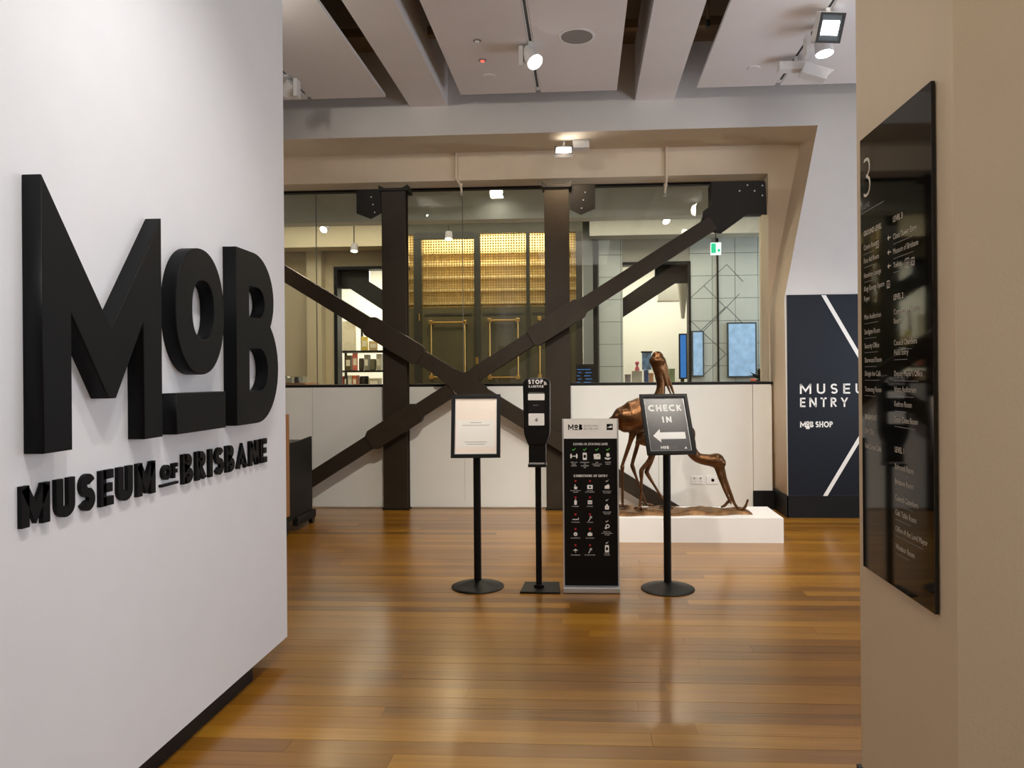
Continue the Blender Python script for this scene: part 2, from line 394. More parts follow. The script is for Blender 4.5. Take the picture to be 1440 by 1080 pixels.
# perforated brass sheet: a fine lattice of holes
def mesh_sheet():
    m = bpy.data.materials.new('brass_lattice'); m.use_nodes = True; nt = m.node_tree; L = nt.links.new
    b = nt.nodes['Principled BSDF']; out = nt.nodes['Material Output']
    b.inputs['Base Color'].default_value = srgb(150, 120, 62) + (1,); b.inputs['Metallic'].default_value = 0.25; b.inputs['Roughness'].default_value = 0.42
    g = nt.nodes.new('ShaderNodeNewGeometry'); sp = nt.nodes.new('ShaderNodeSeparateXYZ'); L(g.outputs['Position'], sp.inputs[0])
    def sine(sock_a, sock_b, op):
        a = nt.nodes.new('ShaderNodeMath'); a.operation = op; L(sock_a, a.inputs[0]); L(sock_b, a.inputs[1])
        k = nt.nodes.new('ShaderNodeMath'); k.operation = 'MULTIPLY'; k.inputs[1].default_value = 2 * math.pi / 0.084; L(a.outputs[0], k.inputs[0])
        s = nt.nodes.new('ShaderNodeMath'); s.operation = 'SINE'; L(k.outputs[0], s.inputs[0]); return s
    s1 = sine(sp.outputs['X'], sp.outputs['Z'], 'ADD'); s2 = sine(sp.outputs['X'], sp.outputs['Z'], 'SUBTRACT')
    mu = nt.nodes.new('ShaderNodeMath'); mu.operation = 'MULTIPLY'; L(s1.outputs[0], mu.inputs[0]); L(s2.outputs[0], mu.inputs[1])
    gt = nt.nodes.new('ShaderNodeMath'); gt.operation = 'GREATER_THAN'; gt.inputs[1].default_value = -0.1; L(mu.outputs[0], gt.inputs[0])
    tr = nt.nodes.new('ShaderNodeBsdfTransparent'); mx = nt.nodes.new('ShaderNodeMixShader')
    L(gt.outputs[0], mx.inputs[0]); L(b.outputs[0], mx.inputs[1]); L(tr.outputs[0], mx.inputs[2]); L(mx.outputs[0], out.inputs[0])
    MATS['brass_lattice'] = m
mesh_sheet()

# ================================================================== THE SETTING
WALLX, YF, YW = -1.61, 7.93, 8.9          # sign wall face, plane of the big opening, plane of the glazing
# floor
fo = structure(box('floor', -4.8, 4.8, -3.0, 8.5, -0.12, -0.014, 'frame_black'))
box('floor_area', -4.8, 4.8, -3.0, 2.298, -0.014, 0.0, 'floor_timber_far', fo)
pw = 0.105; unit = box_mesh('floor_plank', -0.5, 0.5, -0.5, 0.5, -0.5, 0.5)
y = 2.3
rng = random.Random(11)
while y < 8.45:
    x = -4.8 - rng.uniform(0, 2.0)
    while x < 4.8:
        ln = rng.uniform(2.0, 3.9); a, b = max(x, -4.8), min(x + ln, 4.8); x += ln
        if b - a < 0.05: continue
        p = link('floor_plank', unit, None if unit.materials else 'floor_timber', fo)
        h = -0.007 + rng.uniform(-0.0004, 0.0004)
        p.location = ((a + b) / 2, y + pw / 2, h); p.scale = (b - a - 0.0012, pw - 0.0014, 0.014)
    y += pw
# sign wall (left) with recessed black kick
wl = structure(box('wall_left', WALLX - 0.36, WALLX, -3.0, 3.957, 0.1, 4.36, 'white_paint'))
structure(box('baseboard_left', WALLX - 0.30, WALLX - 0.04, -3.0, 3.62, 0.0, 0.1, 'skirting_black'))
# directory pillar (right)
structure(box('wall_right', 0.9, 2.8, 1.862, 2.5, 0.0, 4.36, 'pillar_paint'))
structure(box('baseboard_right', 0.888, 2.8, 1.85, 2.512, 0.0, 0.215, 'skirting_black'))
# outer shell of the lobby
structure(box('wall_far_left', -5.0, -4.8, -3.0, 8.9, 0.0, 5.0, 'white_paint'))
structure(box('wall_far_right', 4.8, 5.0, -3.0, 8.9, 0.0, 5.0, 'white_paint'))
structure(box('wall_behind', -5.0, 5.0, -3.2, -3.0, 0.0, 5.0, 'cream_paint'))
# wall at the opening: bulkhead plus the wing wall with a splayed edge
XY = Matrix(((1, 0, 0, 0), (0, 0, -1, 0), (0, 1, 0, 0), (0, 0, 0, 1)))   # outline (x, z) facing the camera
def facing(Y): return Matrix.Translation((0, Y, 0)) @ XY
wb = structure(shape('wall_back', [[(-4.8, 5.0), (-4.8, 4.086), (2.461, 4.086), (2.105, 2.295), (2.123, 0.0), (4.8, 0.0), (4.8, 5.0)]], 0.63, 'grey_paint', M=facing(8.56)))
wb.data.materials.append(MATS['cream_paint'])
for p_ in wb.data.polygons:
    if abs(p_.normal.y) < 0.5: p_.material_index = 1
structure(box('trim_1', -4.8, 2.19, 8.56, 9.0, 3.764, 4.086, 'cream_paint'))
structure(box('trim_2', 2.10, 2.6, 8.562, 9.0, 0.0, 4.086, 'cream_paint'))
# low wall under the glazing, in separate boards
lw = structure(box('wall_low', -4.8, 2.10, 8.462, 9.0, 0.0, 1.37, 'cream_paint'))
XB = [-4.8, -3.12, at(654, 700, 8.45).x, at(757, 700, 8.45).x, 0.84, 1.884]
for a, b in zip(XB[:-1], XB[1:]):
    box('wall_board', a + 0.002, b - 0.002, 8.45, 8.462, 0.012, 1.385, 'low_wall_board', lw)
box('wall_post', 1.886, 2.085, 8.43, 8.462, 0.2, 1.385, 'low_wall_board', lw)
# black skirting around the wing wall
bb = structure(box('baseboard_back', 2.112, 4.8, 7.915, 7.93, 0.0, 0.228, 'skirting_black'))
box('skirting_return', 2.106, 2.124, 7.915, 8.45, 0.0, 0.228, 'skirting_black', bb)
box('skirting_end', 1.878, 2.106, 8.415, 8.43, 0.0, 0.205, 'skirting_black', bb)
# ceiling
ce = structure(box('ceiling', -5.0, 5.0, -3.2, 8.0, 5.0, 5.15, 'slab_brown'))
for cx in (-4.03, -1.626, 0.775, 3.18):
    box('ceiling_beam', cx - 0.203, cx + 0.203, -3.0, YF, 4.397, 5.0, 'ceiling_panel', ce)
BAYS = [-2.82, -0.434, 1.97]
for cx in BAYS:
    for s in (-1, 1):
        x0, x1 = sorted((cx + s * 0.026, cx + s * 0.80))
        box('ceiling_panel', x0, x1, -3.0, 7.63, 4.40, 4.432, 'ceiling_panel', ce)
    box('ceiling_hanger_rail', cx - 0.35, cx - 0.31, -2.9, 7.4, 4.432, 4.6, 'slab_brown', ce)
    box('ceiling_hanger_rail', cx + 0.31, cx + 0.35, -2.9, 7.4, 4.432, 4.6, 'slab_brown', ce)
    for yy in (1.5, 4.2, 6.7):
        box('ceiling_cross_rail', cx - 0.95, cx + 0.95, yy, yy + 0.08, 4.6, 4.68, 'slab_brown', ce)

# ---- glazing
head = [at(400, 272.5, YW).z, at(1000, 258, YW).z]
zh = 3.738; zs0, zs1 = 1.37, 1.402
wx0, wx1 = -4.8, at(1081, 400, YW).x
wf = structure(box('window_1', wx0, wx1, YW - 0.03, YW + 0.05, zh, 3.764, 'frame_black'))
box('window_sill', wx0, wx1, 8.455, YW + 0.05, 1.385, 1.415, 'frame_black', wf)
box('window_jamb', wx1 - 0.035, wx1 + 0.01, YW - 0.03, YW + 0.05, 1.41, zh, 'frame_black', wf)
PJ = [wx0, at(445, 400, YW).x, at(553, 400, YW).x, at(651, 400, YW).x, at(783, 400, YW).x, wx1 - 0.03]
for a, b in zip(PJ[:-1], PJ[1:]):
    box('window_pane', a + 0.003, b - 0.003, YW, YW + 0.012, 1.415, zh, 'window_glass', wf)

for x_ in PJ[1:-1]: box('pane_joint', x_ - 0.0035, x_ + 0.0035, YW - 0.001, YW + 0.013, 1.415, zh, 'tile_joint', wf)

# ================================================================== STEEL FRAME
def bolt(p, parent, r=0.011):
    cyl('bolt', p, (p[0], p[1] - 0.012, p[2]), r, 'silver', parent, n=6)
def column(xc, label, side):
    t = thing('steel_column', (xc, 8.38, 0), label, 'column', 'steel columns of the glazed wall')
    box('front_flange', xc - 0.138, xc + 0.138, 8.32, 8.338, 0.014, 3.60, 'steel_brown', t, 0.003)
    box('web', xc - 0.008, xc + 0.008, 8.338, 8.424, 0.014, 3.60, 'steel_brown', t)
    box('back_flange', xc - 0.138, xc + 0.138, 8.424, 8.44, 0.014, 3.60, 'steel_brown', t)
    box('base_plate', xc - 0.15, xc + 0.15, 8.314, 8.446, 0.001, 0.014, 'steel_dark', t)
    box('cap_plate', xc - 0.165, xc + 0.165, 8.30, 8.555, 3.60, 3.63, 'steel_dark', t)
    for s in (-1, 1):
        shape('cap_fin', [[(xc + s * 0.10, 3.63), (xc + s * 0.165, 3.63), (xc + s * 0.165, 3.665)][::s]], 0.2, 'steel_dark', t, facing(8.5))
    # hanging gusset with pointed bottom
    x0, x1 = (xc + side * 0.148, xc + side * 0.43)
    x0, x1 = min(x0, x1), max(x0, x1); xm = (x0 + x1) / 2 - 0.02 * side
    g = shape('gusset_plate', [[(x0, 3.625), (x0, 3.36), (xm, 3.295), (x1, 3.36), (x1, 3.625)]], 0.02, 'steel_dark', t, facing(8.36))
    for k, (dx, dz) in enumerate(((0.02, 3.54), (0.0, 3.455), (-0.02, 3.365))):
        bolt((xm + 0.03 + dx * side, 8.34, dz), g, 0.008)
    return t
column(-2.122, 'left brown steel column beside the shop shelves', -1)
column(-0.281, 'brown steel column right behind the hand sanitiser stand', 1)

def brace(label, A, B, sleeves, hv, sv, yf):
    """diagonal flat box member from A to B (x, z); hv half vertical extent, sleeves as x-ranges"""
    mid = ((A[0] + B[0]) / 2, yf, 0.0)
    t = thing('steel_brace', mid, label, 'brace', 'crossed steel braces')
    k = (B[1] - A[1]) / (B[0] - A[0])
    def zc(x): return A[1] + k * (x - A[0])
    def bar(name, xa, xb, h, y0, y1, m, clip=False):
        n = Vector((-k, 1)).normalized() * (h / math.sqrt(1 + k * k))
        P = [(xa + n.x, zc(xa) + n.y), (xa - n.x, zc(xa) - n.y), (xb - n.x, zc(xb) - n.y), (xb + n.x, zc(xb) + n.y)]
        if clip: P = clip_floor(P)
        return shape(name, [P], y1 - y0, m, t, facing(y1), bevel=0.004)
    def clip_floor(P):
        out = []
        for i in range(len(P)):
            a, b = P[i], P[(i + 1) % len(P)]
            if a[1] >= 0.012: out.append(a)
            if (a[1] >= 0.012) != (b[1] >= 0.012):
                s = (0.012 - a[1]) / (b[1] - a[1]); out.append((a[0] + s * (b[0] - a[0]), 0.012))
        return out
    bar('bar', A[0], B[0], hv, yf, yf + 0.095, 'steel_brown', True)
    for xa, xb in sleeves:
        n = Vector((-k, 1)).normalized() * (sv / math.sqrt(1 + k * k)); e = Vector((1, k)).normalized() * 0.05
        def Q(x, s, d): return (x + s * n.x + d * e.x, zc(x) + s * n.y + d * e.y)
        P = [Q(xa, 1, 1), Q(xa, 0.72, 0), Q(xa, -0.72, 0), Q(xa, -1, 1), Q(xb, -1, -1), Q(xb, -0.72, 0), Q(xb, 0.72, 0), Q(xb, 1, -1)]
        shape('sleeve', [P], 0.115, 'steel_brown', t, facing(yf + 0.098), bevel=0.004)
    return t, zc
YB = 8.215
def XZ(u, v, Y=YB): p = at(u, v, Y); return (p.x, p.z)
a0, a1 = XZ(399, 384.5), XZ(869, 672)
k1 = (a1[1] - a0[1]) / (a1[0] - a0[0]); xL, xR = -4.75, a0[0] + (0.0 - a0[1]) / k1 + 0.15
b1, zc1 = brace('steel brace falling from upper left to the floor behind the check in sign', (xL, a0[1] + k1 * (xL - a0[0])), (xR, a0[1] + k1 * (xR - a0[0])),
            [(XZ(515, 455)[0], XZ(592, 500)[0])], 0.098, 0.138, YB)
c0, c1 = XZ(440, 672.5), XZ(1004, 312)
k2 = (c1[1] - c0[1]) / (c1[0] - c0[0]); xl2 = c0[0] + (0.0 - c0[1]) / k2 - 0.1
# the second brace runs in two lengths, butted against the first at the crossing
xc_ = (a0[1] - k1 * a0[0] - c0[1] + k2 * c0[0]) / (k2 - k1)
bl, zl = brace('lower left half of the rising steel brace beside the rolling counter', (xl2, c0[1] + k2 * (xl2 - c0[0])), (xc_ - 0.13, c0[1] + k2 * (xc_ - 0.13 - c0[0])),
            [(XZ(519, 620)[0], XZ(589, 577)[0])], 0.096, 0.138, YB + 0.004)
br, zr = brace('upper right half of the rising steel brace reaching the corner plate', (xc_ + 0.13, c0[1] + k2 * (xc_ + 0.13 - c0[0])), (c1[0], c1[1]),
            [(XZ(746, 474)[0], XZ(820, 432)[0])], 0.096, 0.134, YB + 0.004)
# crossing plate
cp = [XZ(608, 506), XZ(631, 515), XZ(652, 524), XZ(664, 520), XZ(676, 523), XZ(672, 534), XZ(684, 543), XZ(690, 553), XZ(703, 566), XZ(690, 581), XZ(660, 570), XZ(642, 553), XZ(612, 527)]
shape('crossing_plate', [cp[::-1]], 0.012, 'steel_brown', b1, facing(YB - 0.002))
# lower-right continuation sleeve near the right column
# corner gusset top right
gp = [XZ(1003, 252), XZ(1077, 250), XZ(1080, 253), XZ(1082, 298.7), XZ(1054.5, 298), XZ(1016, 326), XZ(1004, 324), XZ(986, 312), XZ(990, 302), XZ(991, 294), XZ(1003, 285)]
g = shape('corner_plate', [gp[::-1]], 0.018, 'steel_dark', br, facing(8.34))
for u, v in ((1051, 260.5), (1072, 261), (1040, 268.5), (1061, 268.5), (1072, 275)):
    x, z = XZ(u, v, 8.32); bolt((x, 8.322, z), g, 0.009)
box('corner_block', XZ(1003, 252)[0], XZ(1079, 252)[0], 8.34, 8.555, XZ(1040, 296)[1], XZ(1040, 252)[1], 'steel_dark', br)
# two pale pipes with sprinkler heads in front of the glazing
for u, lab in ((641, 'pale conduit pipe dropping between the two columns'), (937, 'pale conduit pipe dropping left of the corner plate')):
    p0 = at(u, 213, 8.535); p1 = at(u, 251, 8.535); p2 = at(u + (7 if u < 700 else -1), 262, 8.62); p3 = at(u + (8 if u < 700 else -2), 272, 8.62)
    t = thing('sprinkler_pipe', p0, lab, 'pipe')
    V = [(Vector((p0.x, 8.535, 4.08)), 0.014), (Vector((p0.x, 8.535, 3.80)), 0.014), (Vector((p0.x, 8.535, p1.z)), 0.014), (p2, 0.014), (p3, 0.012)]
    sweep('pipe', V, 'cream_paint', t)
    cyl('collar', (p2.x, p2.y, p2.z), (p2.x, p2.y, p2.z + 0.03), 0.022, 'cream_paint', t)
    cyl('sprinkler_head', p3, (p3.x, p3.y, p3.z - 0.03), 0.012, 'silver', t, r1=0.022)

# ================================================================== SIGN WALL LETTERING
def on_left(y0, z0): return frame((WALLX, y0, z0), (0, 1, 0), (0, 0, 1))
ML = on_left(0, 0)
ms = thing('wall_sign', (WALLX, 2.06, 1.287), 'large black three-dimensional MoB letters on the white wall', 'sign')
LT = 0.062
zb, zt = 1.287, 2.091
shape('letter_m', [[(2.06, zt), (2.372, 1.668), (2.668, zt), (2.668, zb), (2.553, zb), (2.553, 1.702), (2.395, 1.437), (2.355, 1.437), (2.181, 1.702), (2.181, zb), (2.06, zb)][::-1]], LT, 'letter_black', ms, ML, 0.003)
shape('letter_o', [ellipse(2.955, 1.772, 0.192, 0.256, 64, 2.15), ellipse(2.972, 1.779, 0.086, 0.12, 48, 2.4)[::-1]], LT, 'letter_black', ms, ML, 0.003)
shape('underline_bar', [[(2.765, zb), (3.155, zb), (3.155, 1.444), (2.765, 1.444)]], LT, 'letter_black', ms, ML, 0.003)
Bout = [(3.262, zb), (3.47, zb)] + arc(3.47, zb + 0.262, 0.245, 0.262, -90, 58, 20) + arc(3.44, zt - 0.215, 0.225, 0.215, -35, 90, 16) + [(3.262, zt)]
Bh1 = [(3.39, 1.785), (3.47, 1.785)] + arc(3.485, 1.858, 0.075, 0.073, -90, 90, 12) + [(3.39, 1.931)]
Bh2 = [(3.39, 1.438), (3.49, 1.438)] + arc(3.5, 1.54, 0.092, 0.102, -90, 90, 14) + [(3.39, 1.642)]
shape('letter_b', [Bout, Bh1[::-1], Bh2[::-1]], LT, 'letter_black', ms, ML)
sb = thing('wall_lettering', (WALLX, 2.033, 1.076), 'small black raised MUSEUM OF BRISBANE letters under the large letters', 'sign')
letters('MUSEUM', on_left(2.033, 1.076), 0.12, 0.67, 'letter_black', sb, 0.125, 0.17, 0.014, True)
letters('BRISBANE', on_left(2.89, 1.077), 0.12, 0.797, 'letter_black', sb, 0.115, 0.15, 0.014, True)
letters('OF', on_left(2.748, 1.112), 0.058, 0.108, 'letter_black', sb, 0.13, 0.14, 0.014, True)
box('underline', WALLX, WALLX + 0.014, 2.742, 2.858, 1.088, 1.098, 'letter_black', sb)

# ================================================================== DIRECTORY ON THE PILLAR
DX = 0.9
def on_dir(y, z): return frame((DX - 0.0135, y, z), (0, -1, 0), (0, 0, 1))
dr = thing('directory_sign', (DX, 2.19, 0.886), 'tall glossy black directory panel listing rooms on the beige pillar', 'sign')
box('panel', DX - 0.013, DX - 0.003, 1.948, 2.436, 0.886, 2.241, 'black_gloss', dr, 0.001)
box('mounting_rail', DX - 0.003, DX, 2.0, 2.38, 1.0, 2.1, 'black_metal', dr)
def dpos(u, v):
    r = ray(u, v); p = CAMP + r * ((DX - 0.0135) / r.x); return p.y, p.z
text('numeral', '3', on_dir(2.405, dpos(1223, 275)[1]), 0.135, 'print_cream', dr, width=0.055, bold=-0.022)
text('lettering', 'LEVEL', on_dir(2.405, dpos(1222, 290)[1]), 0.016, 'print_grey', dr, width=0.05)
LEFTC = [(326, 'GROUND LEVEL', 1), (346, 'Carers Room', 0), (365, 'First Aid Room', 0), (386, 'Hamilton Lounge', 0), (405, 'King George Square', 0), (419, 'Foyer', 0), (445, 'Main Auditorium', 0), (466, 'Sandgate Room', 0),
         (486, 'Security Office', 0), (506, 'Sherwood Room', 0), (525, "Shingle Inn Caf\u00e9", 0), (547, 'Toowong Room', 0), (586, 'BASEMENT', 1), (606, '50+ Club', 0), (627, "Red Cross Caf\u00e9", 0)]
RIGHTC = [(304, 'LEVEL 3', 1), (329, 'Clock Tower Entry', 0), (350, 'Museum of Brisbane', 0), (370, 'Toilets', 0), (416, 'LEVEL 2', 1), (437, 'Committee Meeting', 0), (450, 'Rooms', 0), (481, 'Council Chambers', 0), (495, 'Public Entry', 0),
          (525, "Deputy Mayor's Office", 0), (547, 'Ithaca Auditorium', 0), (568, 'Kedron Room', 0), (590, 'Sister Cities Room', 0), (633, 'LEVEL 1', 1), (657, 'Balmoral Room', 0), (678, 'Brisbane Room', 0), (701, 'Council Chambers', 0),
          (722, 'Oak Table Room', 0), (745, 'Office of the Lord Mayor', 0), (770, 'Windsor Room', 0)]
for col_u, ystart, rows, mw in ((1221, 2.408, LEFTC, 0.17), (1265, 2.185, RIGHTC, 0.225)):
    for v, s, hd in rows:
        z = dpos(col_u, v)[1] - 0.008
        text('lettering', s, on_dir(ystart, z), 0.0165, 'print_cream', dr, maxw=mw, sx=0.86, bold=0.012 if hd else 0.0)
        if not hd and len(s) > 6 and s not in ('King George Square', 'Committee Meeting'):
            wdt = min(mw, 0.0085 * len(s)) * 0.85
            shape('rule_line', [[(0, 0), (wdt, 0), (wdt, 0.0015), (0, 0.0015)]], 0, 'print_grey', dr, on_dir(ystart, z - 0.014))
for v in (329, 350, 370):
    z = dpos(1262, v)[1]
    shape('arrow', [[(-0.016, 0), (-0.006, 0.008), (-0.006, 0.0016), (0.008, 0.0016), (0.008, -0.0016), (-0.006, -0.0016), (-0.006, -0.008)]], 0, 'print_cream', dr, on_dir(2.21, z))
def icon_square(y, z, s=0.022):
    shape('icon_frame', [rrect(-s / 2, s / 2, -s / 2, s / 2, 0.003), rrect(-s / 2 + .002, s / 2 - .002, -s / 2 + .002, s / 2 - .002, 0.002)[::-1]], 0, 'print_cream', dr, on_dir(y, z))
    shape('icon_wheel', [ellipse(0, -.003, .006, .006, 20), ellipse(0, -.003, .0042, .0042, 20)[::-1]], 0, 'print_cream', dr, on_dir(y, z))
    shape('icon_head', [ellipse(0, .007, .002, .002, 10)], 0, 'print_cream', dr, on_dir(y, z))
icon_square(2.30, dpos(1240, 341)[1]); icon_square(2.222, dpos(1252, 399)[1]); icon_square(2.06, dpos(1288, 366)[1]); icon_square(2.095, dpos(1280, 368)[1], 0.026)
shape('rule_line', [[(0, 0), (0.18, 0), (0.18, 0.002), (0, 0.002)]], 0, 'print_grey', dr, on_dir(2.43, dpos(1220, 296.5)[1]))

# ================================================================== MUSEUM ENTRY PANEL ON THE WING WALL
en = thing('wall_panel', (2.9, YF, 0.228), 'dark navy MUSEUM ENTRY wall graphic with white diagonal lines', 'sign')
box('panel', 2.127, 3.76, YF - 0.012, YF, 0.232, 2.322, 'navy_panel', en)
def on_entry(u, v):
    p = at(u, v, YF - 0.0135); return frame(p, (1, 0, 0), (0, 0, 1))
letters('MUSEUM', on_entry(1124.5, 554), 0.105, 0.83, 'print_white', en, 0.085, 0.36, name='lettering')
letters('ENTRY', on_entry(1125, 572.5), 0.098, 0.49, 'print_white', en, 0.085, 0.36, name='lettering')
letters('M', on_entry(1125, 601), 0.062, 0.062, 'print_white', en, 0.1, name='lettering')
letters('O', on_entry(1133.5, 598), 0.042, 0.036, 'print_white', en, 0.14, name='lettering')
letters('I', frame(at(1133.5, 601.4, YF - 0.0135) + Vector((0, 0, 0)), (0, 0, 1), (-1, 0, 0)), -0.036, 0.008, 'print_white', en, 0.5, name='lettering')
letters('B', on_entry(1139, 601), 0.062, 0.038, 'print_white', en, 0.11, name='lettering')
letters('SHOP', on_entry(1147, 601), 0.062, 0.175, 'print_white', en, 0.1, 0.1, name='lettering')
for (u0, v0, u1, v1) in ((1158, 415, 1212, 507), (1160, 698, 1212, 611)):
    p, q = at(u0, v0, YF - 0.0132), at(u1, v1, YF - 0.0132)
    q = p + (q - p) * 1.0; d = (q - p)
    # run the line on to the panel's centre line
    hw = 0.022
    P = [(p.x - hw, p.z), (p.x + hw * 1.1, p.z), (q.x + hw * 1.1, q.z), (q.x - hw, q.z)]
    shape('diagonal_line', [P if v1 < v0 else P[::-1]], 0, 'print_white', en, facing(YF - 0.0132))

# ================================================================== POWER OUTLETS
for u, lab in ((980.5, 'white double power outlet nearer the sculpture legs'), (1001.5, 'white outlet plate with a black round socket near the lowered beak')):
    p = at(u, 675, 8.45); t = thing('power_outlet', (p.x, 8.45, p.z), lab, 'outlet')
    box('plate', p.x - 0.066, p.x + 0.066, 8.441, 8.45, p.z - 0.046, p.z + 0.046, 'socket_white', t, 0.003)
    if u < 990:
        for s in (-1, 1):
            box('switch', p.x + s * 0.034 - 0.008, p.x + s * 0.034 + 0.008, 8.438, 8.441, p.z + 0.012, p.z + 0.03, 'print_grey', t, 0.001)
            for dx in (-0.008, 0.008): box('pin_slot', p.x + s * 0.034 + dx - 0.0015, p.x + s * 0.034 + dx + 0.0015, 8.4405, 8.441, p.z - 0.022, p.z - 0.008, 'print_grey', t)
    else: cyl('socket', (p.x + 0.005, 8.4412, p.z), (p.x + 0.005, 8.436, p.z), 0.017, 'black_plastic', t)

# ================================================================== ROLLING COUNTER (far left)
ct = thing('rolling_counter', (-3.2, 6.6, 0), 'black rolling counter with a timber front board left by the wall', 'counter')
box('body', -3.55, -2.83, 5.7, 7.58, 0.13, 0.86, 'counter_black', ct, 0.004)
shape('side_panel', [[(5.7, 0.12), (7.585, 0.12), (7.585, 0.895), (7.2, 0.875), (5.7, 0.875)]], 0.02, 'counter_black', ct, frame((-2.83, 0, 0), (0, 1, 0), (0, 0, 1)))
box('timber_board', -2.808, -2.785, 5.4, 6.93, 0.19, 1.155, 'counter_timber', ct, 0.002)
box('board_support', -2.86, -2.808, 5.5, 6.9, 0.86, 1.12, 'counter_black', ct)
box('plinth_skirt', -2.82, -2.79, 5.6, 6.9, 0.02, 0.16, 'counter_black', ct)
box('caster_bracket', -2.84, -2.78, 7.12, 7.62, 0.055, 0.14, 'counter_black', ct, 0.012)
for yy in (5.8, 7.56):
    for xx in (-3.5, -2.81):
        c = cyl('caster_wheel', (xx - 0.02, yy, 0.04), (xx + 0.02, yy, 0.04), 0.04, 'black_plastic', ct)

# ================================================================== SIGN STANDS
def stand(name, base, label, yaw, tilt, w, h, cz, cy, face):
    t = thing(name, (base[0], base[1], 0), label, 'sign stand')
    lathe('base', [(0.187, 0.0), (0.187, 0.006), (0.175, 0.012), (0.12, 0.024), (0.06, 0.040), (0.034, 0.048)], (base[0], base[1], 0), 'black_metal', t)
    r = Vector((math.cos(yaw), math.sin(yaw), 0)); bk = Vector((-math.sin(yaw), math.cos(yaw), 0))
    up = Vector((0, 0, math.cos(tilt))) + bk * math.sin(tilt)
    c = Vector((base[0], cy, cz)); M = frame(c, r, up)
    zp = (c - up * h * 0.2).z
    cyl('post', (base[0], base[1], 0.04), (base[0], base[1], cz - 0.02), 0.0265, 'black_metal', t)
    box('bracket', base[0] - 0.04, base[0] + 0.04, base[1] - 0.03, base[1] + 0.03, cz - 0.09, cz - 0.01, 'black_metal', t, 0.003)
    fw = 0.026
    shape('frame', [[(-w / 2, -h / 2), (w / 2, -h / 2), (w / 2, h / 2), (-w / 2, h / 2)], [(-w / 2 + fw, -h / 2 + fw), (-w / 2 + fw, h / 2 - fw), (w / 2 - fw, h / 2 - fw), (w / 2 - fw, -h / 2 + fw)]], 0.022, 'black_metal', t, M, 0.003, -0.008)
    box('backing', -w / 2 + 0.01, w / 2 - 0.01, -h / 2 + 0.01, h / 2 - 0.01, -0.012, -0.004, 'black_metal', t, M=M)
    def rim(m):
        a, b2 = fw - 0.002, fw + 0.005
        shape('inner_rim', [[(-w / 2 + a, -h / 2 + a), (w / 2 - a, -h / 2 + a), (w / 2 - a, h / 2 - a), (-w / 2 + a, h / 2 - a)], [(-w / 2 + b2, -h / 2 + b2), (-w / 2 + b2, h / 2 - b2), (w / 2 - b2, h / 2 - b2), (w / 2 - b2, -h / 2 + b2)]], 0.004, m, t, M, z0=-0.003)
    rim('silver')
    sheet = box('poster', -w / 2 + fw - 0.004, w / 2 - fw + 0.004, -h / 2 + fw - 0.004, h / 2 - fw + 0.004, -0.004, -0.002, face, t, M=M)
    return t, M, w, h
bs = fl(672, 825); bc = fl(939, 828)
st, M, W_, H_ = stand('poster_stand', (bs.x, bs.y), 'black pedestal stand holding a pale framed notice', 0.06, 0.20, 0.348, 0.452, 1.148, bs.y - 0.035, 'paper_peach')
box('notice_sheet', -0.135, 0.132, -0.15, 0.045, -0.002, -0.001, 'paper_white', st, M=M)
M2 = M @ Matrix.Translation((0, 0, -0.0004))
text('lettering', 'Check in', M2 @ Matrix.Translation((0, 0.105, 0)), 0.018, 'print_white', st, 'CENTER', width=0.15)
for i, (yy, ww) in enumerate(((0.022, 0.08), (0.004, 0.19), (-0.115, 0.16), (-0.13, 0.13))):
    shape('print_line', [[(-ww / 2, yy), (ww / 2, yy), (ww / 2, yy + 0.003), (-ww / 2, yy + 0.003)]], 0, 'print_grey', st, M2)
ck, M, W_, H_ = stand('check_in_stand', (bc.x, bc.y), 'black pedestal stand with a tilted CHECK IN arrow sign', 0.19, 0.46, 0.345, 0.452, 1.158, bc.y - 0.055, 'print_charcoal')
M2 = M @ Matrix.Translation((0, 0, -0.0012))
letters('CHECK', M2 @ Matrix.Translation((-0.122, 0.098, 0)), 0.05, 0.245, 'print_white', ck, 0.12, 0.13, name='lettering')
letters('IN', M2 @ Matrix.Translation((-0.032, 0.012, 0)), 0.046, 0.07, 'print_white', ck, 0.12, 0.2, name='lettering')
shape('arrow', [[(-0.112, -0.085), (-0.06, -0.135), (-0.06, -0.11), (0.118, -0.11), (0.118, -0.06), (-0.06, -0.06), (-0.06, -0.035)]], 0, 'print_white', ck, M2)
def small_logo(parent, M, x, y, h, m, thin=True, mg='print_grey'):
    T = lambda a, b: M @ Matrix.Translation((x + a * h, y + b * h, 0))
    letters('M', T(0, 0), h, h * 1.0, m, parent, 0.09, name='lettering')
    letters('O', T(1.12, .28), h * 0.68, h * 0.66, m, parent, 0.17, name='lettering')
    shape('underline', [[(0, 0), (h * .66, 0), (h * .66, h * .16), (0, h * .16)]], 0, m, parent, T(1.12, 0))
    letters('B', T(1.95, 0), h, h * 0.66, m, parent, 0.14, name='lettering')
    if thin:
        letters('MUSEUM', T(2.85, .56), h * .34, h * 2.2, mg, parent, 0.07, .4, name='lettering')
        letters('OF', T(5.1, .6), h * .22, h * .4, mg, parent, 0.07, .2, name='lettering')
        letters('BRISBANE', T(2.85, .04), h * .34, h * 2.6, mg, parent, 0.07, .4, name='lettering')
small_logo(ck, M2, -0.07, -0.182, 0.022, 'print_white')
shape('crest', [[(0, 0), (0.022, 0), (0.016, 0.008), (0.012, 0.018), (0.009, 0.009)]], 0, 'print_white', ck, M2 @ Matrix.Translation((0.095, -0.182, 0)))

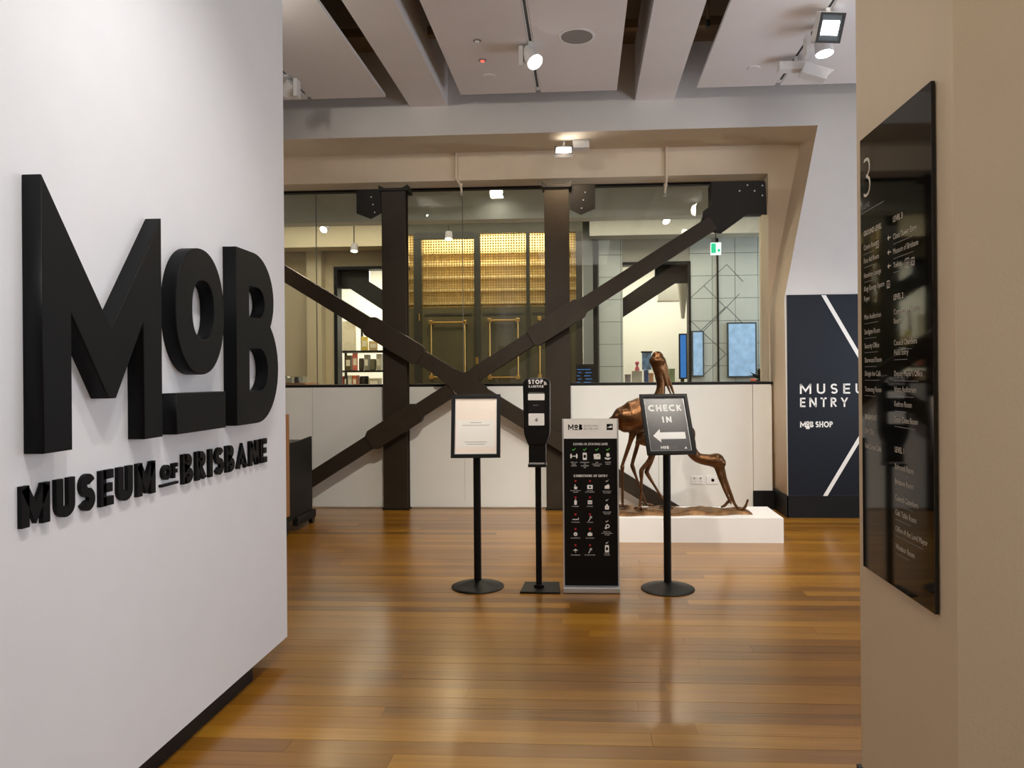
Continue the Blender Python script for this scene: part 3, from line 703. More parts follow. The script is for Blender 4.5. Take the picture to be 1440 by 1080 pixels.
# ================================================================== HAND SANITISER STAND
sx, sy = -0.3225, 5.27
sn = thing('sanitiser_stand', (sx, sy, 0), 'black automatic hand sanitiser dispenser on a floor stand', 'dispenser')
shape('base_plate', [[(-0.14, -0.13), (0.14, -0.13), (0.125, 0.13), (-0.125, 0.13)]], 0.012, 'black_metal', sn, frame((sx + 0.015, sy - 0.01, 0.0), (1, 0, 0), (0, 1, 0)), 0.003)
box('post_foot', sx - 0.035, sx + 0.035, sy - 0.035, sy + 0.035, 0.012, 0.03, 'black_metal', sn, 0.003)
box('post', sx - 0.0205, sx + 0.0205, sy - 0.018, sy + 0.018, 0.012, 1.36, 'black_metal', sn, 0.003)
MS = facing(sy - 0.024)
MS.translation.x = sx
body = rrect(-0.094, 0.094, 1.0, 1.488, 0.05)
body = [(x * (1.0 if z > 1.15 else 0.66 + 0.34 * max(0, (z - 1.0) / 0.15) ** 0.6) - 0.003, z) for x, z in body]
out = []
for i in range(10): out.append((-0.094 + 0.0, 0))
def disp(z):      # half width of the dispenser at height z
    if z > 1.44: k = (z - 1.44) / 0.048; return 0.094 - 0.05 * (1 - math.sqrt(max(0, 1 - k * k)))
    if z > 1.12: return 0.090 + 0.004 * (z - 1.12) / 0.32
    k = (1.12 - z) / 0.10; return 0.09 - 0.032 * min(1, k) ** 1.6
zsv = [1.02, 1.04, 1.06, 1.08, 1.10, 1.12, 1.2, 1.3, 1.44, 1.455, 1.468, 1.478, 1.485, 1.488]
outline = [(disp(z), z) for z in zsv] + [(-disp(z), z) for z in zsv[::-1]]
shape('housing', [outline], 0.105, 'black_plastic', sn, MS, 0.008)
box('nozzle_housing', sx - 0.058, sx + 0.060, sy - 0.115, sy - 0.024, 0.89, 1.03, 'black_plastic', sn, 0.004)
box('drip_tray', sx - 0.062, sx + 0.064, sy - 0.14, sy - 0.02, 0.87, 0.892, 'black_plastic', sn, 0.004)
box('tray_lip', sx - 0.05, sx + 0.052, sy - 0.143, sy - 0.14, 0.893, 0.903, 'silver', sn)
MF = facing(sy - 0.13); MF.translation.x = sx
shape('upper_label', [rrect(-0.058, 0.056, 1.332, 1.377, 0.006)], 0.002, 'print_white', sn, MF)
shape('refill_window', [rrect(-0.055, 0.054, 1.242, 1.331, 0.004)], 0.001, 'screen_dark', sn, MF)
shape('lower_label', [rrect(-0.056, 0.053, 1.158, 1.241, 0.006)], 0.002, 'print_white', sn, MF)
MT = facing(sy - 0.1335); MT.translation.x = sx
def TR(x, z): return MT @ Matrix.Translation((x, z, 0))
letters('STOP', TR(-0.056, 1.444), 0.03, 0.103, 'print_white', sn, 0.12, 0.14, name='lettering')
text('ampersand', '&', TR(0.054, 1.435) @ Matrix.Rotation(0.25, 4, 'Z'), 0.026, 'print_white', sn, bold=0.01)
letters('SANITISE', TR(-0.055, 1.419), 0.016, 0.104, 'print_white', sn, 0.12, 0.16, name='lettering')
shape('print_line', [[(-0.055, 1.383), (0.055, 1.383), (0.055, 1.386), (-0.055, 1.386)]], 0, 'print_grey', sn, MT)
text('lettering', 'gel', TR(-0.005, 1.295), 0.008, 'print_grey', sn, 'CENTER', width=0.035)
shape('print_mark', [[(-0.012, 1.19), (-0.002, 1.185), (0.012, 1.19), (0.004, 1.2), (0.008, 1.21), (-0.006, 1.205)]], 0, 'print_grey', sn, MT)

# ================================================================== CONDITIONS OF ENTRY BANNER
bx0, bx1, by = -0.143, 0.236, 5.19
bn = thing('banner_stand', ((bx0 + bx1) / 2, by, 0), 'black conditions of entry banner with white header on silver base', 'banner')
MBn = facing(by); 
box('base', bx0 - 0.004, bx1 + 0.008, by - 0.05, by + 0.06, 0.002, 0.042, 'silver', bn, 0.006)
box('board', bx0, bx1, by, by + 0.012, 0.04, 1.2, 'print_black', bn)
box('header', bx0, bx1, by - 0.0015, by, 1.062, 1.2, 'print_white', bn)
for x in (bx0, bx1): box('edge_trim', x - 0.005, x + 0.005, by - 0.004, by + 0.014, 0.04, 1.2, 'silver', bn)
MP = facing(by - 0.0025)
def BT(u, v):
    p = at(780 + u / 9.0, 580 + v / 9.0, by - 0.0025); return Matrix.Translation((0, 0, 0)) @ frame(p, (1, 0, 0), (0, 0, 1))
small_logo(bn, BT(170, 222), 0, 0, 0.0385, 'print_black')
shape('crest_block', [[(0, 0), (.042, 0), (.042, .042), (0, .042)]], 0, 'print_black', bn, BT(658, 222))
shape('crest_mark', [[(.006, .016), (.036, .016), (.036, .022), (.03, .036), (.026, .022), (.02, .03), (.018, .02), (.006, .02)]], 0, 'print_white', bn, BT(658, 222) @ Matrix.Translation((0, 0, .0004)))
letters('MUSEUM', BT(664, 218), .006, .03, 'print_white', bn, .1, .2, name='lettering')
text('lettering', 'COVID-19: STAYING SAFE', BT(235, 415), 0.0165, 'print_white', bn, width=0.238, bold=0.01)
letters('CONDITIONS OF ENTRY', BT(240, 817), 0.0165, 0.235, 'print_white', bn, .1, .16, name='lettering')
def tick(M, s, m): 
    shape('tick', [[(-s * .5, 0), (-s * .38, s * .14), (-s * .12, -s * .12), (s * .42, s * .45), (s * .5, s * .34), (-s * .12, -s * .36)][::-1]], 0, m, bn, M)
def cross(M, s):
    shape('cross', [[(-s, -s * .6), (-s * .4, 0), (-s, s * .6), (-s * .6, s), (0, s * .4), (s * .6, s), (s, s * .6), (s * .4, 0), (s, -s * .6), (s * .6, -s), (0, -s * .4), (-s * .6, -s)]], 0, 'print_red', bn, M)
def icon(M, loops): shape('icon', loops, 0, 'print_white', bn, M)
I_dist = [[(-.024, -.014), (-.016, -.014), (-.014, -.002), (.014, -.002), (.016, -.014), (.024, -.014), (.026, .006), (.022, .018), (.016, .018), (.014, .004), (-.014, .004), (-.016, .018), (-.022, .018), (-.026, .006)]]
I_phone = [rrect(-.014, .014, -.025, .025, .004), ellipse(0, 0, .009, .012, 16)[::-1]]
I_card = [[(-.02, -.02), (.024, -.02), (.024, .008), (.016, .02), (-.024, .014)], [(.004, .0), (.004, .006), (.014, .006), (.014, .0)]]
I_hand = [[(-.024, -.014), (-.02, -.006), (-.006, -.012), (.022, -.01), (.006, -.024), (-.012, -.022)], ellipse(0, .01, .012, .014, 16)]
I_point = [[(-.006, -.018), (-.014, -.002), (-.006, -.004), (-.006, .016), (-.001, .016), (0, .002), (.012, 0), (.012, -.012), (.008, -.018)]]
I_cam = [rrect(-.019, .019, -.016, .012, .003), ellipse(0, -.002, .007, .007, 14)[::-1]]
I_cup = [[(-.008, -.018), (.008, -.018), (.01, .01), (-.01, .01)], [(-.003, .011), (.003, .011), (.003, .02), (-.003, .02)]]
I_burger = [rrect(-.016, .016, -.014, -.006, .003), rrect(-.016, .016, -.004, .0, .0015), rrect(-.016, .016, .002, .012, .004)]
I_smoke = [[(-.022, -.008), (.016, -.008), (.016, -.002), (-.022, -.002)], [(.018, -.008), (.022, -.008), (.022, .008), (.018, .008)]]
I_ball = [ellipse(0, 0, .013, .013, 20), ellipse(0, -.002, .004, .004, 10)[::-1]]
I_case = [rrect(-.016, .016, -.012, .008, .002), [(-.006, .009), (-.006, .014), (.006, .014), (.006, .009)]]
I_umb = [[(-.018, 0), (0, .014), (.018, 0), (.002, .001), (.002, -.014), (-.001, -.014), (-.001, .001)]]
I_stick = [[(-.012, -.016), (-.008, -.018), (.004, .002), (.001, .004)], ellipse(.006, .01, .008, .008, 14), ellipse(.006, .01, .004, .004, 12)[::-1]]
I_house = [[(-.016, -.014), (.016, -.014), (.018, .004), (.012, .018), (-.016, .004)]]
I_lock = [rrect(-.014, .014, -.018, .008, .003), [(-.006, .009), (-.006, .018), (.006, .018), (.006, .009)], ellipse(0, -.004, .004, .004, 10)[::-1]]
I_call = [ellipse(.004, .004, .014, .014, 20), ellipse(.004, .004, .008, .008, 14)[::-1], [(-.016, -.004), (-.01, -.002), (-.002, -.012), (-.006, -.018), (-.014, -.014)]]
for u, ic, cap in ((243, I_dist, ('KEEP 1.5M', 'FROM', 'OTHERS')), (381, I_phone, ('DOWNLOAD', 'THE', 'COVIDSAFE', 'APP')), (535, I_card, ('USE', 'CONTACTLESS', 'PAYMENT')), (674, I_hand, ('SANITISE', 'HANDS'))):
    tick(BT(u, 470), 0.026, 'print_green'); icon(BT(u, 555), ic)
    for k, c in enumerate(cap): text('lettering', c, BT(u, 638 + 22 * k), 0.0075, 'print_white', bn, 'CENTER')
rowsv = [(867, 940, 995), (1075, 1135, 1195), (1290, 1345, 1395), (1475, 1540, 1595), (1680, 1750, 1810)]
caps = [(('DO NOT TOUCH', 'THE ART'), ('NO FLASH', 'PHOTOGRAPHY')), (('NO DRINKS',), ('NO FOOD',)), (('NO SMOKING',), ('NO BALLS',)), (('NO BACKPACKS',), ('NO LUGGAGE',)), (('NO UMBRELLAS',), ('NO SELFIE STICKS',))]
ics = [(I_point, I_cam), (I_cup, I_burger), (I_smoke, I_stick), (I_ball, I_case), (I_umb, I_stick)]
for (va, vb, vc), cp_, ii in zip(rowsv, caps, ics):
    for u, c_, ic in zip((264, 447), cp_, ii):
        cross(BT(u, va), 0.0075); icon(BT(u, vb), ic)
        for k, c in enumerate(c_): text('lettering', c, BT(u, vc + 20 * k), 0.0065, 'print_white', bn, 'CENTER', maxw=.075)
for (va, vb, vc), ic, c_ in zip(((868, 940, 1003), (1110, 1195, 1268), (1378, 1447, 1515), (1650, 1725, 1790)), (I_house, I_lock, I_call, I_phone), (('BAGS OVER A4', 'IN LOCKERS'), ('FREE LOCKERS', 'AVAILABLE'), ('PLEASE TALK', 'AT A REASONABLE', 'VOLUME'), ('PHONES', 'TO SILENT'))):
    tick(BT(662, va), 0.02, 'print_white'); icon(BT(662, vb), ic)
    for k, c in enumerate(c_): text('lettering', c, BT(662, vc + 20 * k), 0.0065, 'print_white', bn, 'CENTER', maxw=.075)

# ================================================================== PLINTH AND BRONZE BIRDS
tag(box('plinth', 0.12, 1.762, 6.72, 7.306, 0.0, 0.223, 'plinth_white', bevel=0.002), 'low white plinth under the bronze birds', 'plinth')
ZP = 0.223
sc = thing('bronze_sculpture', (1.0, 7.0, ZP), 'bronze sculpture of two wading birds on a white plinth', 'sculpture')
K = 4.155; SCALE = 1050 / 7.0
def B(a, b, Y=7.0): return at(860 + a / K, 480 + b / K, Y)
def rr(px): return px / (K * SCALE)
def bird(parts, label):
    V, F = [], []
    for pts, sq in parts:
        v, f = sweep_data([(p, r) for p, r in pts], 28, 9, sq); n = len(V); V += v; F += [tuple(i + n for i in q) for q in f]
    o = link('bird', pymesh('bird', V, F), 'bronze', sc, smooth=True); o['label'] = label
    md = o.modifiers.new('remesh', 'REMESH'); md.mode = 'VOXEL'; md.voxel_size = 0.006; md.use_smooth_shade = True
    sm = o.modifiers.new('smooth', 'SMOOTH'); sm.factor = 0.5; sm.iterations = 5
    return o
def chain(Y, pts, sq=1.0, dy=None):
    return ([(B(a, b, Y + (d[0] if d else 0.0)), rr(r)) for a, b, r, *d in pts], sq)
def foot(a, b, Y, s=1.0):
    c = B(a, b, Y); c.z = ZP + 0.05
    out = []
    for dx, dy in ((0.07, -0.03), (0.03, -0.07), (-0.03, -0.05), (-0.05, 0.04)):
        out.append(([(c, rr(8)), (c + Vector((dx * .6, dy * .6, 0.004)), rr(6)), (c + Vector((dx, dy, -0.008)), rr(4))], 1.0))
    return out
YA, YBd = 7.08, 6.94
A = [chain(YA, [(-25, 500, 14), (10, 478, 40), (60, 460, 76), (130, 442, 98), (195, 408, 92), (245, 365, 62), (280, 312, 30), (288, 258, 25), (280, 200, 28), (274, 155, 37), (268, 112, 49), (268, 92, 36)]),
     chain(YA, [(290, 110, 26), (308, 150, 20), (325, 200, 13), (347, 260, 9), (370, 322, 5)]),
     chain(YA - 0.02, [(285, 140, 20), (305, 190, 13), (325, 255, 8), (356, 330, 4)]),
     chain(YA - 0.1, [(30, 440, 18), (75, 440, 44), (130, 445, 56), (185, 460, 44), (215, 500, 16)], 0.6),
     chain(YA - 0.04, [(130, 520, 26), (105, 600, 13), (66, 715, 10), (63, 735, 13), (64, 790, 8), (64, 945, 8)]),
     chain(YA + 0.04, [(170, 520, 26), (150, 610, 13), (122, 712, 11), (124, 735, 13), (150, 810, 8), (200, 950, 8)])]
A += foot(64, 955, YA - 0.04) + foot(200, 955, YA + 0.04)
bird(A, 'standing bronze bird with its long bill hanging down')
Bb = [chain(YBd, [(150, 590, 12), (215, 575, 40), (300, 560, 78), (385, 535, 84), (428, 545, 62), (448, 590, 42), (468, 642, 32), (505, 680, 29), (560, 693, 33), (612, 698, 44), (632, 710, 36)]),
      chain(YBd, [(630, 710, 32), (642, 755, 22), (664, 815, 15), (692, 882, 11), (717, 945, 9), (744, 982, 6)]),
      chain(YBd - 0.02, [(618, 722, 24), (630, 775, 16), (653, 845, 11), (688, 928, 8), (700, 948, 5)]),
      chain(YBd - 0.03, [(240, 620, 24), (222, 690, 13), (180, 745, 13), (174, 765, 14), (174, 840, 8), (165, 975, 8)]),
      chain(YBd + 0.05, [(250, 620, 24), (235, 690, 13), (207, 755, 13), (210, 775, 13), (255, 850, 8), (315, 945, 8)]),
      chain(YBd, [(642, 968, 6), (662, 958, 9), (680, 938, 9), (695, 925, 7), (708, 935, 6)]),
      chain(YBd, [(735, 985, 6), (765, 980, 9), (782, 965, 9), (790, 945, 7), (796, 928, 8)])]
Bb += foot(165, 985, YBd - 0.03) + foot(315, 955, YBd + 0.05)
bird(Bb, 'stooping bronze bird with its bill reaching the base')
# cast ground under the birds
bm = bmesh.new(); nx, ny = 46, 14; rg = random.Random(3); grid = []
gx0, gx1 = B(20, 990).x, B(806, 990).x
for j in range(ny + 1):
    row = []
    for i in range(nx + 1):
        u, v = i / nx, j / ny; halfw = 0.19 - 0.10 * u ** 1.5 + 0.02 * math.sin(u * 19)
        x = gx0 + (gx1 - gx0) * u; yc = 6.98 - 0.02 * u
        edge = min(1, 6 * min(v, 1 - v, u * 2.2 + .01, (1 - u) * 2.2 + .01))
        z = ZP + 0.002 + (0.038 + 0.01 * math.sin(u * 23 + v * 7) + rg.uniform(-.004, .004)) * edge ** 0.5
        row.append(bm.verts.new((x, yc + (v - 0.5) * 2 * halfw, z)))
    grid.append(row)
for j in range(ny):
    for i in range(nx): bm.faces.new((grid[j][i], grid[j][i + 1], grid[j + 1][i + 1], grid[j + 1][i]))
me = bpy.data.meshes.new('cast_ground'); bm.to_mesh(me); bm.free(); link('cast_ground', me, 'bronze_base', sc, smooth=True)

# ================================================================== CEILING FITTINGS
TZ = 4.405
for cx, lab in zip(BAYS, ('dark lighting track in the left ceiling bay', 'dark lighting track in the middle ceiling bay', 'dark lighting track in the right ceiling bay')):
    t = thing('lighting_track', (cx, 7.5, TZ), lab, 'track')
    box('rail', cx - 0.012, cx + 0.012, -2.9, 7.5, TZ + 0.004, TZ + 0.045, 'track_black', t)
    for s in (-1, 1): box('rail_flange', cx + s * 0.018 - 0.006, cx + s * 0.018 + 0.006, -2.9, 7.56, TZ - 0.002, TZ + 0.04, 'lamp_white', t)
    box('end_cap', cx - 0.02, cx + 0.02, 7.5, 7.57, TZ - 0.004, TZ + 0.045, 'lamp_white', t)
def round_lamp(x, y, z, target, label, power, color, angle, r=0.062, ln=0.13, group=None, glow='lamp_glow', box_side=-1, blend=0.6, drop=0.11, ox=0.0, soft=None):
    t = thing('track_spotlight', (x, y, z), label, 'spotlight', group)
    cyl('stem', (x, y, z), (x, y, z - drop + 0.02), 0.016, 'lamp_white', t)
    box('adapter', x - 0.02, x + 0.02, y - 0.07, y + 0.07, z - 0.025, z, 'lamp_white', t, 0.003)
    c = Vector((x + ox, y, z - drop)); d = (Vector(target) - c).normalized()
    box('driver_box', x + box_side * 0.085 - 0.018, x + box_side * 0.085 + 0.018, y - 0.05, y + 0.05, z - drop - 0.09, z - drop + 0.08, 'lamp_white', t, 0.003)
    box('yoke', min(x, x + box_side * 0.085), max(x, x + box_side * 0.085), y - 0.012, y + 0.012, z - drop + 0.02, z - drop + 0.045, 'lamp_white', t)
    p0, p1 = c - d * ln * 0.5, c + d * ln * 0.5
    if ox: box('arm', min(x, x + ox), max(x, x + ox), y - 0.012, y + 0.012, z - drop + 0.05, z - drop + 0.075, 'lamp_white', t)
    cyl('housing', p0, p1, r * 0.92, 'lamp_white', t, r1=r, n=32)
    cyl('rim', p1, p1 + d * 0.008, r, 'lamp_white', t, n=32)
    cyl('lens', p1 + d * 0.008, p1 + d * 0.011, r * 0.9, glow, t, n=32)
    if power: spot_light('lamp_light', p1 + d * 0.03, p1 + d * 2, power, color, angle, blend, soft or r * 0.8, t)
    return t
mp = fl(752, 62, TZ)
round_lamp(BAYS[1], mp.y, TZ, (0.35, mp.y - 0.75, 3.0), 'white cylinder spotlight in the middle ceiling bay', 60, NEUT, 120, r=0.075, ln=0.15)
lp = fl(412, 108, TZ)
round_lamp(BAYS[0], lp.y, TZ, (-4.0, lp.y + 0.6, 3.2), 'white cylinder spotlight in the left ceiling bay turned away', 90, WARM, 90, r=0.06, ln=0.13, glow='lamp_white', box_side=1)
rp = fl(1158, 64, 4.23)
round_lamp(BAYS[2], rp.y, TZ, (rp.x + 0.25, rp.y - 0.3, 1.0), 'white cylinder spotlight below the square floodlight', 120, NEUT, 110, r=0.075, ln=0.14, drop=0.17, ox=rp.x - BAYS[2])
def flood(x, y, z, d, label, power, color, glow=True, drop=0.17, up=(0, 0, 1), w=0.2, h=0.22, spotangle=130):
    t = thing('floodlight', (x, y, z), label, 'floodlight')
    cyl('stem', (x, y, z), (x, y, z - drop + 0.05), 0.02, 'lamp_white', t)
    d = Vector(d).normalized(); c = Vector((x, y, z - drop)); r = Vector((0, 0, 1)).cross(d)
    r = r.normalized() if r.length > 0.05 else Vector((1, 0, 0)); u = d.cross(r)
    M = frame(c, r, u)
    box('housing', -w / 2, w / 2, -h / 2, h / 2, -0.06, 0.04, 'lamp_white', t, 0.004, M=M)
    e = 0.016
    shape('bezel', [[(-w / 2, -h / 2), (w / 2, -h / 2), (w / 2, h / 2), (-w / 2, h / 2)], [(-w / 2 + e, -h / 2 + e), (-w / 2 + e, h / 2 - e), (w / 2 - e, h / 2 - e), (w / 2 - e, -h / 2 + e)]], 0.014, 'track_black', t, M, z0=0.04)
    box('reflector', -w / 2 + e, w / 2 - e, -h / 2 + e, h / 2 - e, 0.04, 0.044, 'flood_reflector', t, M=M)
    if glow: box('lamp_tube', -w / 2 + e + 0.012, w / 2 - e - 0.02, -h * 0.24, h * 0.24, 0.044, 0.05, 'lamp_glow', t, 0.002, M=M)
    if power: spot_light('lamp_light', c + d * 0.08, c + d * 2, power, color, spotangle, 0.8, 0.08, t)
    return t
fp = fl(1160, 12, TZ)
flood(BAYS[2], fp.y, TZ, (0.12, -0.85, -0.5), 'square white floodlight with black bezel in the right ceiling bay', 90, NEUT, drop=0.15)
# switched-off box projector with barn doors on the right track
pp = fl(1118, 80, TZ); x, y = BAYS[2], pp.y
t = thing('wall_washer', (x, y, TZ), 'switched off white wall washer near the end of the right track', 'lamp')
cyl('stem', (x, y, TZ), (x, y, TZ - 0.06), 0.018, 'lamp_white', t)
box('driver_box', x - 0.16, x + 0.14, y - 0.05, y + 0.05, TZ - 0.13, TZ - 0.055, 'lamp_white', t, 0.004)
M = Matrix.Translation((x + 0.13, y - 0.05, TZ - 0.17)) @ Matrix.Rotation(math.radians(18), 4, 'Y')
box('lamp_head', -0.10, 0.13, -0.07, 0.07, -0.05, 0.05, 'lamp_white', t, 0.004, M=M)
shape('barn_door', [[(-0.10, 0), (0.17, 0), (0.12, 0.09), (-0.06, 0.09)]], 0.004, 'lamp_white', t, M @ Matrix.Translation((0, -0.07, 0.05)) @ Matrix.Rotation(math.radians(-60), 4, 'X'))
# small soffit floodlight
p = at(793, 221, 8.25); t = thing('soffit_floodlight', (p.x, 8.25, 4.086), 'small rectangular floodlight under the bulkhead soffit', 'floodlight')
M = frame((p.x, 8.17, 3.965), (1, 0, 0), Vector((0.12, 0.55, 0.8)))
box('housing', -0.1, 0.1, -0.06, 0.06, -0.05, 0.0, 'lamp_white', t, 0.003, M=M)
shape('bezel', [[(-.1, -.06), (.1, -.06), (.1, .06), (-.1, .06)], [(-.088, -.05), (-.088, .05), (.088, .05), (.088, -.05)]], 0.01, 'track_black', t, M)
box('lamp_tube', -.075, .08, -.04, .045, 0.0, 0.004, 'lamp_glow', t, M=M)
box('driver_box', p.x + 0.1, p.x + 0.28, 8.2, 8.32, 4.0, 4.086, 'lamp_white', t, 0.003)
cyl('stem', (p.x, 8.25, 4.0), (p.x, 8.25, 4.086), 0.015, 'lamp_white', t)
spot_light('lamp_light', (p.x, 8.1, 3.95), (p.x - 0.2, 7.6, 0), 110, WARM, 160, 0.8, 0.08, t)
# out-of-frame spots on the same tracks, washing the sign wall; others added to brighten floor, stands and bulkhead
WALLSPOTS = [((BAYS[1], 1.1), (WALLX, 2.3, 1.75), 150, 62), ((BAYS[1], 2.1), (WALLX, 3.1, 1.5), 100, 60), ((BAYS[1], 1.6), (-0.05, 5.3, 1.0), 260, 44), ((BAYS[1], 3.6), (-1.3, 8.0, 0.45), 380, 60),
             ((BAYS[2], 3.3), (1.3, 7.6, 0.45), 300, 58), ((BAYS[1], 4.1), (0.9, 7.6, 0.5), 170, 52), ((BAYS[0], 5.0), (-0.4, 7.9, 4.2), 60, 110), ((BAYS[2], 4.9), (1.4, 7.9, 4.3), 22, 120)]
labs = ['white track spotlight above the viewer aimed at the large M', 'white track spotlight above the viewer aimed at the letter B', 'unseen added track spotlight overhead brightening the banner', 'unseen added track spotlight overhead brightening the steel crossing',
        'unseen added track spotlight overhead right brightening the plinth', 'unseen added track spotlight overhead brightening the bronze birds', 'unseen added track spotlight in the left bay brightening the bulkhead', 'unseen added track spotlight overhead right brightening the bulkhead']
for (xy, tg, pwv, an), lb in zip(WALLSPOTS, labs):
    round_lamp(xy[0], xy[1], TZ, tg, lb, pwv, (1.0, 0.965, 0.92) if tg[0] == WALLX else (1.0, 0.92, 0.8), an, r=0.07, ln=0.14, blend=0.9, soft=0.1 if 'bulkhead' in lb else None)
# speaker, sensors
p = fl(811, 51, 4.40); t = thing('ceiling_speaker', p, 'round grey ceiling speaker in the middle ceiling panel', 'speaker')
lathe('rim', [(0.155, 0.0), (0.155, -0.006), (0.14, -0.010), (0.135, -0.006)], (p.x, p.y, 4.40), 'lamp_white', t)
lathe('grille', [(0.137, -0.006), (0.1, -0.010), (0.001, -0.012)], (p.x, p.y, 4.40), 'speaker_grille', t)
for u, v, m_, lb in ((671, 57, 'lamp_white', 'small white ceiling sensor in the middle panel'), (678.5, 84.5, 'indicator_red', 'small ceiling sensor glowing red in the middle panel')):
    p = fl(u, v, 4.40); t = thing('ceiling_sensor', p, lb, 'sensor')
    lathe('rim', [(0.036, 0), (0.036, -0.004), (0.026, -0.008)], (p.x, p.y, 4.40), 'speaker_grille', t, 24)
    lathe('dome', [(0.02, -0.008), (0.016, -0.016), (0.004, -0.02)], (p.x, p.y, 4.40), m_, t, 20)
for u, v, lb in ((688, 107, 'faint round cover plate in the middle ceiling panel'), (912 + 148, 96, 'faint round cover plate in the right ceiling panel')):
    p = fl(u, v, 4.40); tag(lathe('cover_plate', [(0.06, 0), (0.06, -0.005), (0.055, -0.008), (0.001, -0.009)], (p.x, p.y, 4.40), 'ceiling_panel'), lb, 'cover plate')
p = fl(1003, 40, 4.43); t = thing('sprinkler_valve', (1.08, p.y, 4.6), 'small dark sprinkler drop in the slot beside the right panel', 'sprinkler')
cyl('drop_pipe', (1.08, p.y, 5.0), (1.08, p.y, 4.5), 0.012, 'slab_brown', t); cyl('head', (1.08, p.y, 4.5), (1.08, p.y, 4.44), 0.022, 'steel_dark', t)

# ================================================================== ROOM BEHIND THE GLASS
structure(box('floor_back', -7.5, 5.6, 9.0, 16.6, -0.12, 0.0, 'concrete_floor'))
structure(box('ceiling_back', -7.5, 5.6, 9.0, 16.6, 4.12, 4.25, 'back_ceiling_grey'))
mat('inner_bulkhead', srgb(232, 232, 228), 0.6, var=0.02)  # paler copy of the ceiling grey; light on this face is put into the colour
structure(box('trim_3', -7.5, 5.6, 9.6, 9.85, 3.53, 4.12, 'inner_bulkhead'))
structure(box('trim_4', -7.5, -2.95, 11.9, 12.3, 3.62, 4.12, 'back_wall_beige'))
structure(box('trim_5', 0.12, 5.6, 11.9, 12.3, 3.72, 4.12, 'back_ceiling_grey'))
structure(box('wall_back_left_end', -7.7, -7.5, 9.0, 16.6, 0.0, 4.25, 'back_wall_beige'))
structure(box('wall_back_right_end', 5.6, 5.8, 9.0, 16.6, 0.0, 4.25, 'back_wall_beige'))
structure(box('wall_shop_end', -7.5, 5.6, 16.6, 16.8, 0.0, 4.25, 'shop_white'))
structure(box('wall_shop_divider', -2.4, -2.2, 12.75, 16.6, 0.0, 4.12, 'shop_white'))
# partition behind left panes with the shop opening
def z_at(v, Y, u=500): return at(u, v, Y).z
ox0 = at(474, 450, 12.5).x; ox1 = -2.95; oz = z_at(378, 12.5, 474)
wp = structure(box('wall_partition_left', -7.5, ox0, 12.5, 12.7, 0.0, 4.12, 'back_wall_beige'))
structure(box('wall_partition_head', ox0, ox1, 12.5, 12.7, oz, 4.12, 'back_wall_beige'))
dfr = structure(box('door_1', ox0 - 0.04, ox0 + 0.02, 12.46, 12.7, 0.0, oz, 'frame_black'))
box('door_head', ox0 - 0.04, ox1, 12.46, 12.7, oz - 0.02, oz + 0.03, 'frame_black', dfr)
structure(box('wall_pier', at(452, 450, 12.3).x - 0.25, at(452, 450, 12.3).x, 12.3, 12.5, 0.0, 3.62, 'back_wall_beige'))
def plate_thing(name, label, cat, pts, Y, th, m):
    P = [(at(u, v, Y).x, at(u, v, Y).z) for u, v in pts]
    return tag(shape(name, [P[::-1]], th, m, None, facing(Y + th)), label, cat)
plate_thing('steel_brace', 'dark steel corner plate and brace inside the left shop opening', 'brace', [(475, 379), (519, 379), (519, 396), (552, 417), (552, 445), (492, 406), (475, 406)], 12.72, 0.08, 'olive_dark')
# shelf unit and goods
YS = 14.0
def S(u, v): return at(u, v, YS)
su = thing('display_shelf', (S(510, 500).x, YS, 0), 'black framed display shelf in the bright left shop', 'shelf')
sx0, sx1 = S(479.5, 500).x, S(560, 500).x
zt1, zt2, zt3 = S(500, 493.5).z, S(500, 521).z, S(500, 541).z
zt4 = 0.6
for z in (zt1, zt2, zt3 - 0.05, zt4): box('shelf_board', sx0, sx1, YS - 0.2, YS + 0.25, z - 0.035, z, 'frame_black', su)
for xx in (sx0, sx1 - 0.04):
    for yy in (YS - 0.2, YS + 0.21): box('upright', xx, xx + 0.04, yy, yy + 0.04, 0.0, zt1 - 0.035, 'frame_black', su)
tg = random.Random(5)
goods = []
def good(name, u0, u1, v0, zbase, dep, colr, label, cat, kind='box', grp=None):
    p0, p1 = S(u0, v0), S(u1, v0); m = mat('goods_%d_%d_%d' % colr, srgb(*colr), 0.5, var=0.1, vscale=20)
    yy = YS - 0.15 + tg.uniform(0, 0.06); h = p0.z
    if kind == 'box':
        t = thing(name, ((p0.x + p1.x) / 2, yy, zbase), label, cat, grp)
        box('cover', p0.x, p1.x, yy, yy + dep, zbase, h, m, t, 0.004); box('print_patch', p0.x + (p1.x - p0.x) * .15, p1.x - (p1.x - p0.x) * .15, yy - 0.002, yy, zbase + (h - zbase) * .3, zbase + (h - zbase) * .7, 'paper_white', t)
    elif kind == 'bottle':
        r = (p1.x - p0.x) / 2; H = h - zbase
        t = tag(lathe(name, [(r * .9, 0), (r, H * .05), (r, H * .55), (r * .35, H * .75), (r * .35, H)], ((p0.x + p1.x) / 2, yy + r, zbase), m, n=20), label, cat, grp)
    else:
        r = (p1.x - p0.x) / 2
        t = tag(lathe(name, [(r * .7, 0), (r, r * .35), (r, (h - zbase) * .8), (r * .85, h - zbase)], ((p0.x + p1.x) / 2, yy + r, zbase), m, n=20), label, cat, grp)
    return t
G1, G2, G3 = zt2, zt3 - 0.05, zt1
good('gift_box', 488, 496, 500, G1, .15, (92, 84, 50), 'olive gift box on the left of the upper shelf', 'box')
good('greeting_card', 498, 505, 497, G1, .02, (224, 120, 110), 'pink card standing on the upper shelf', 'card')
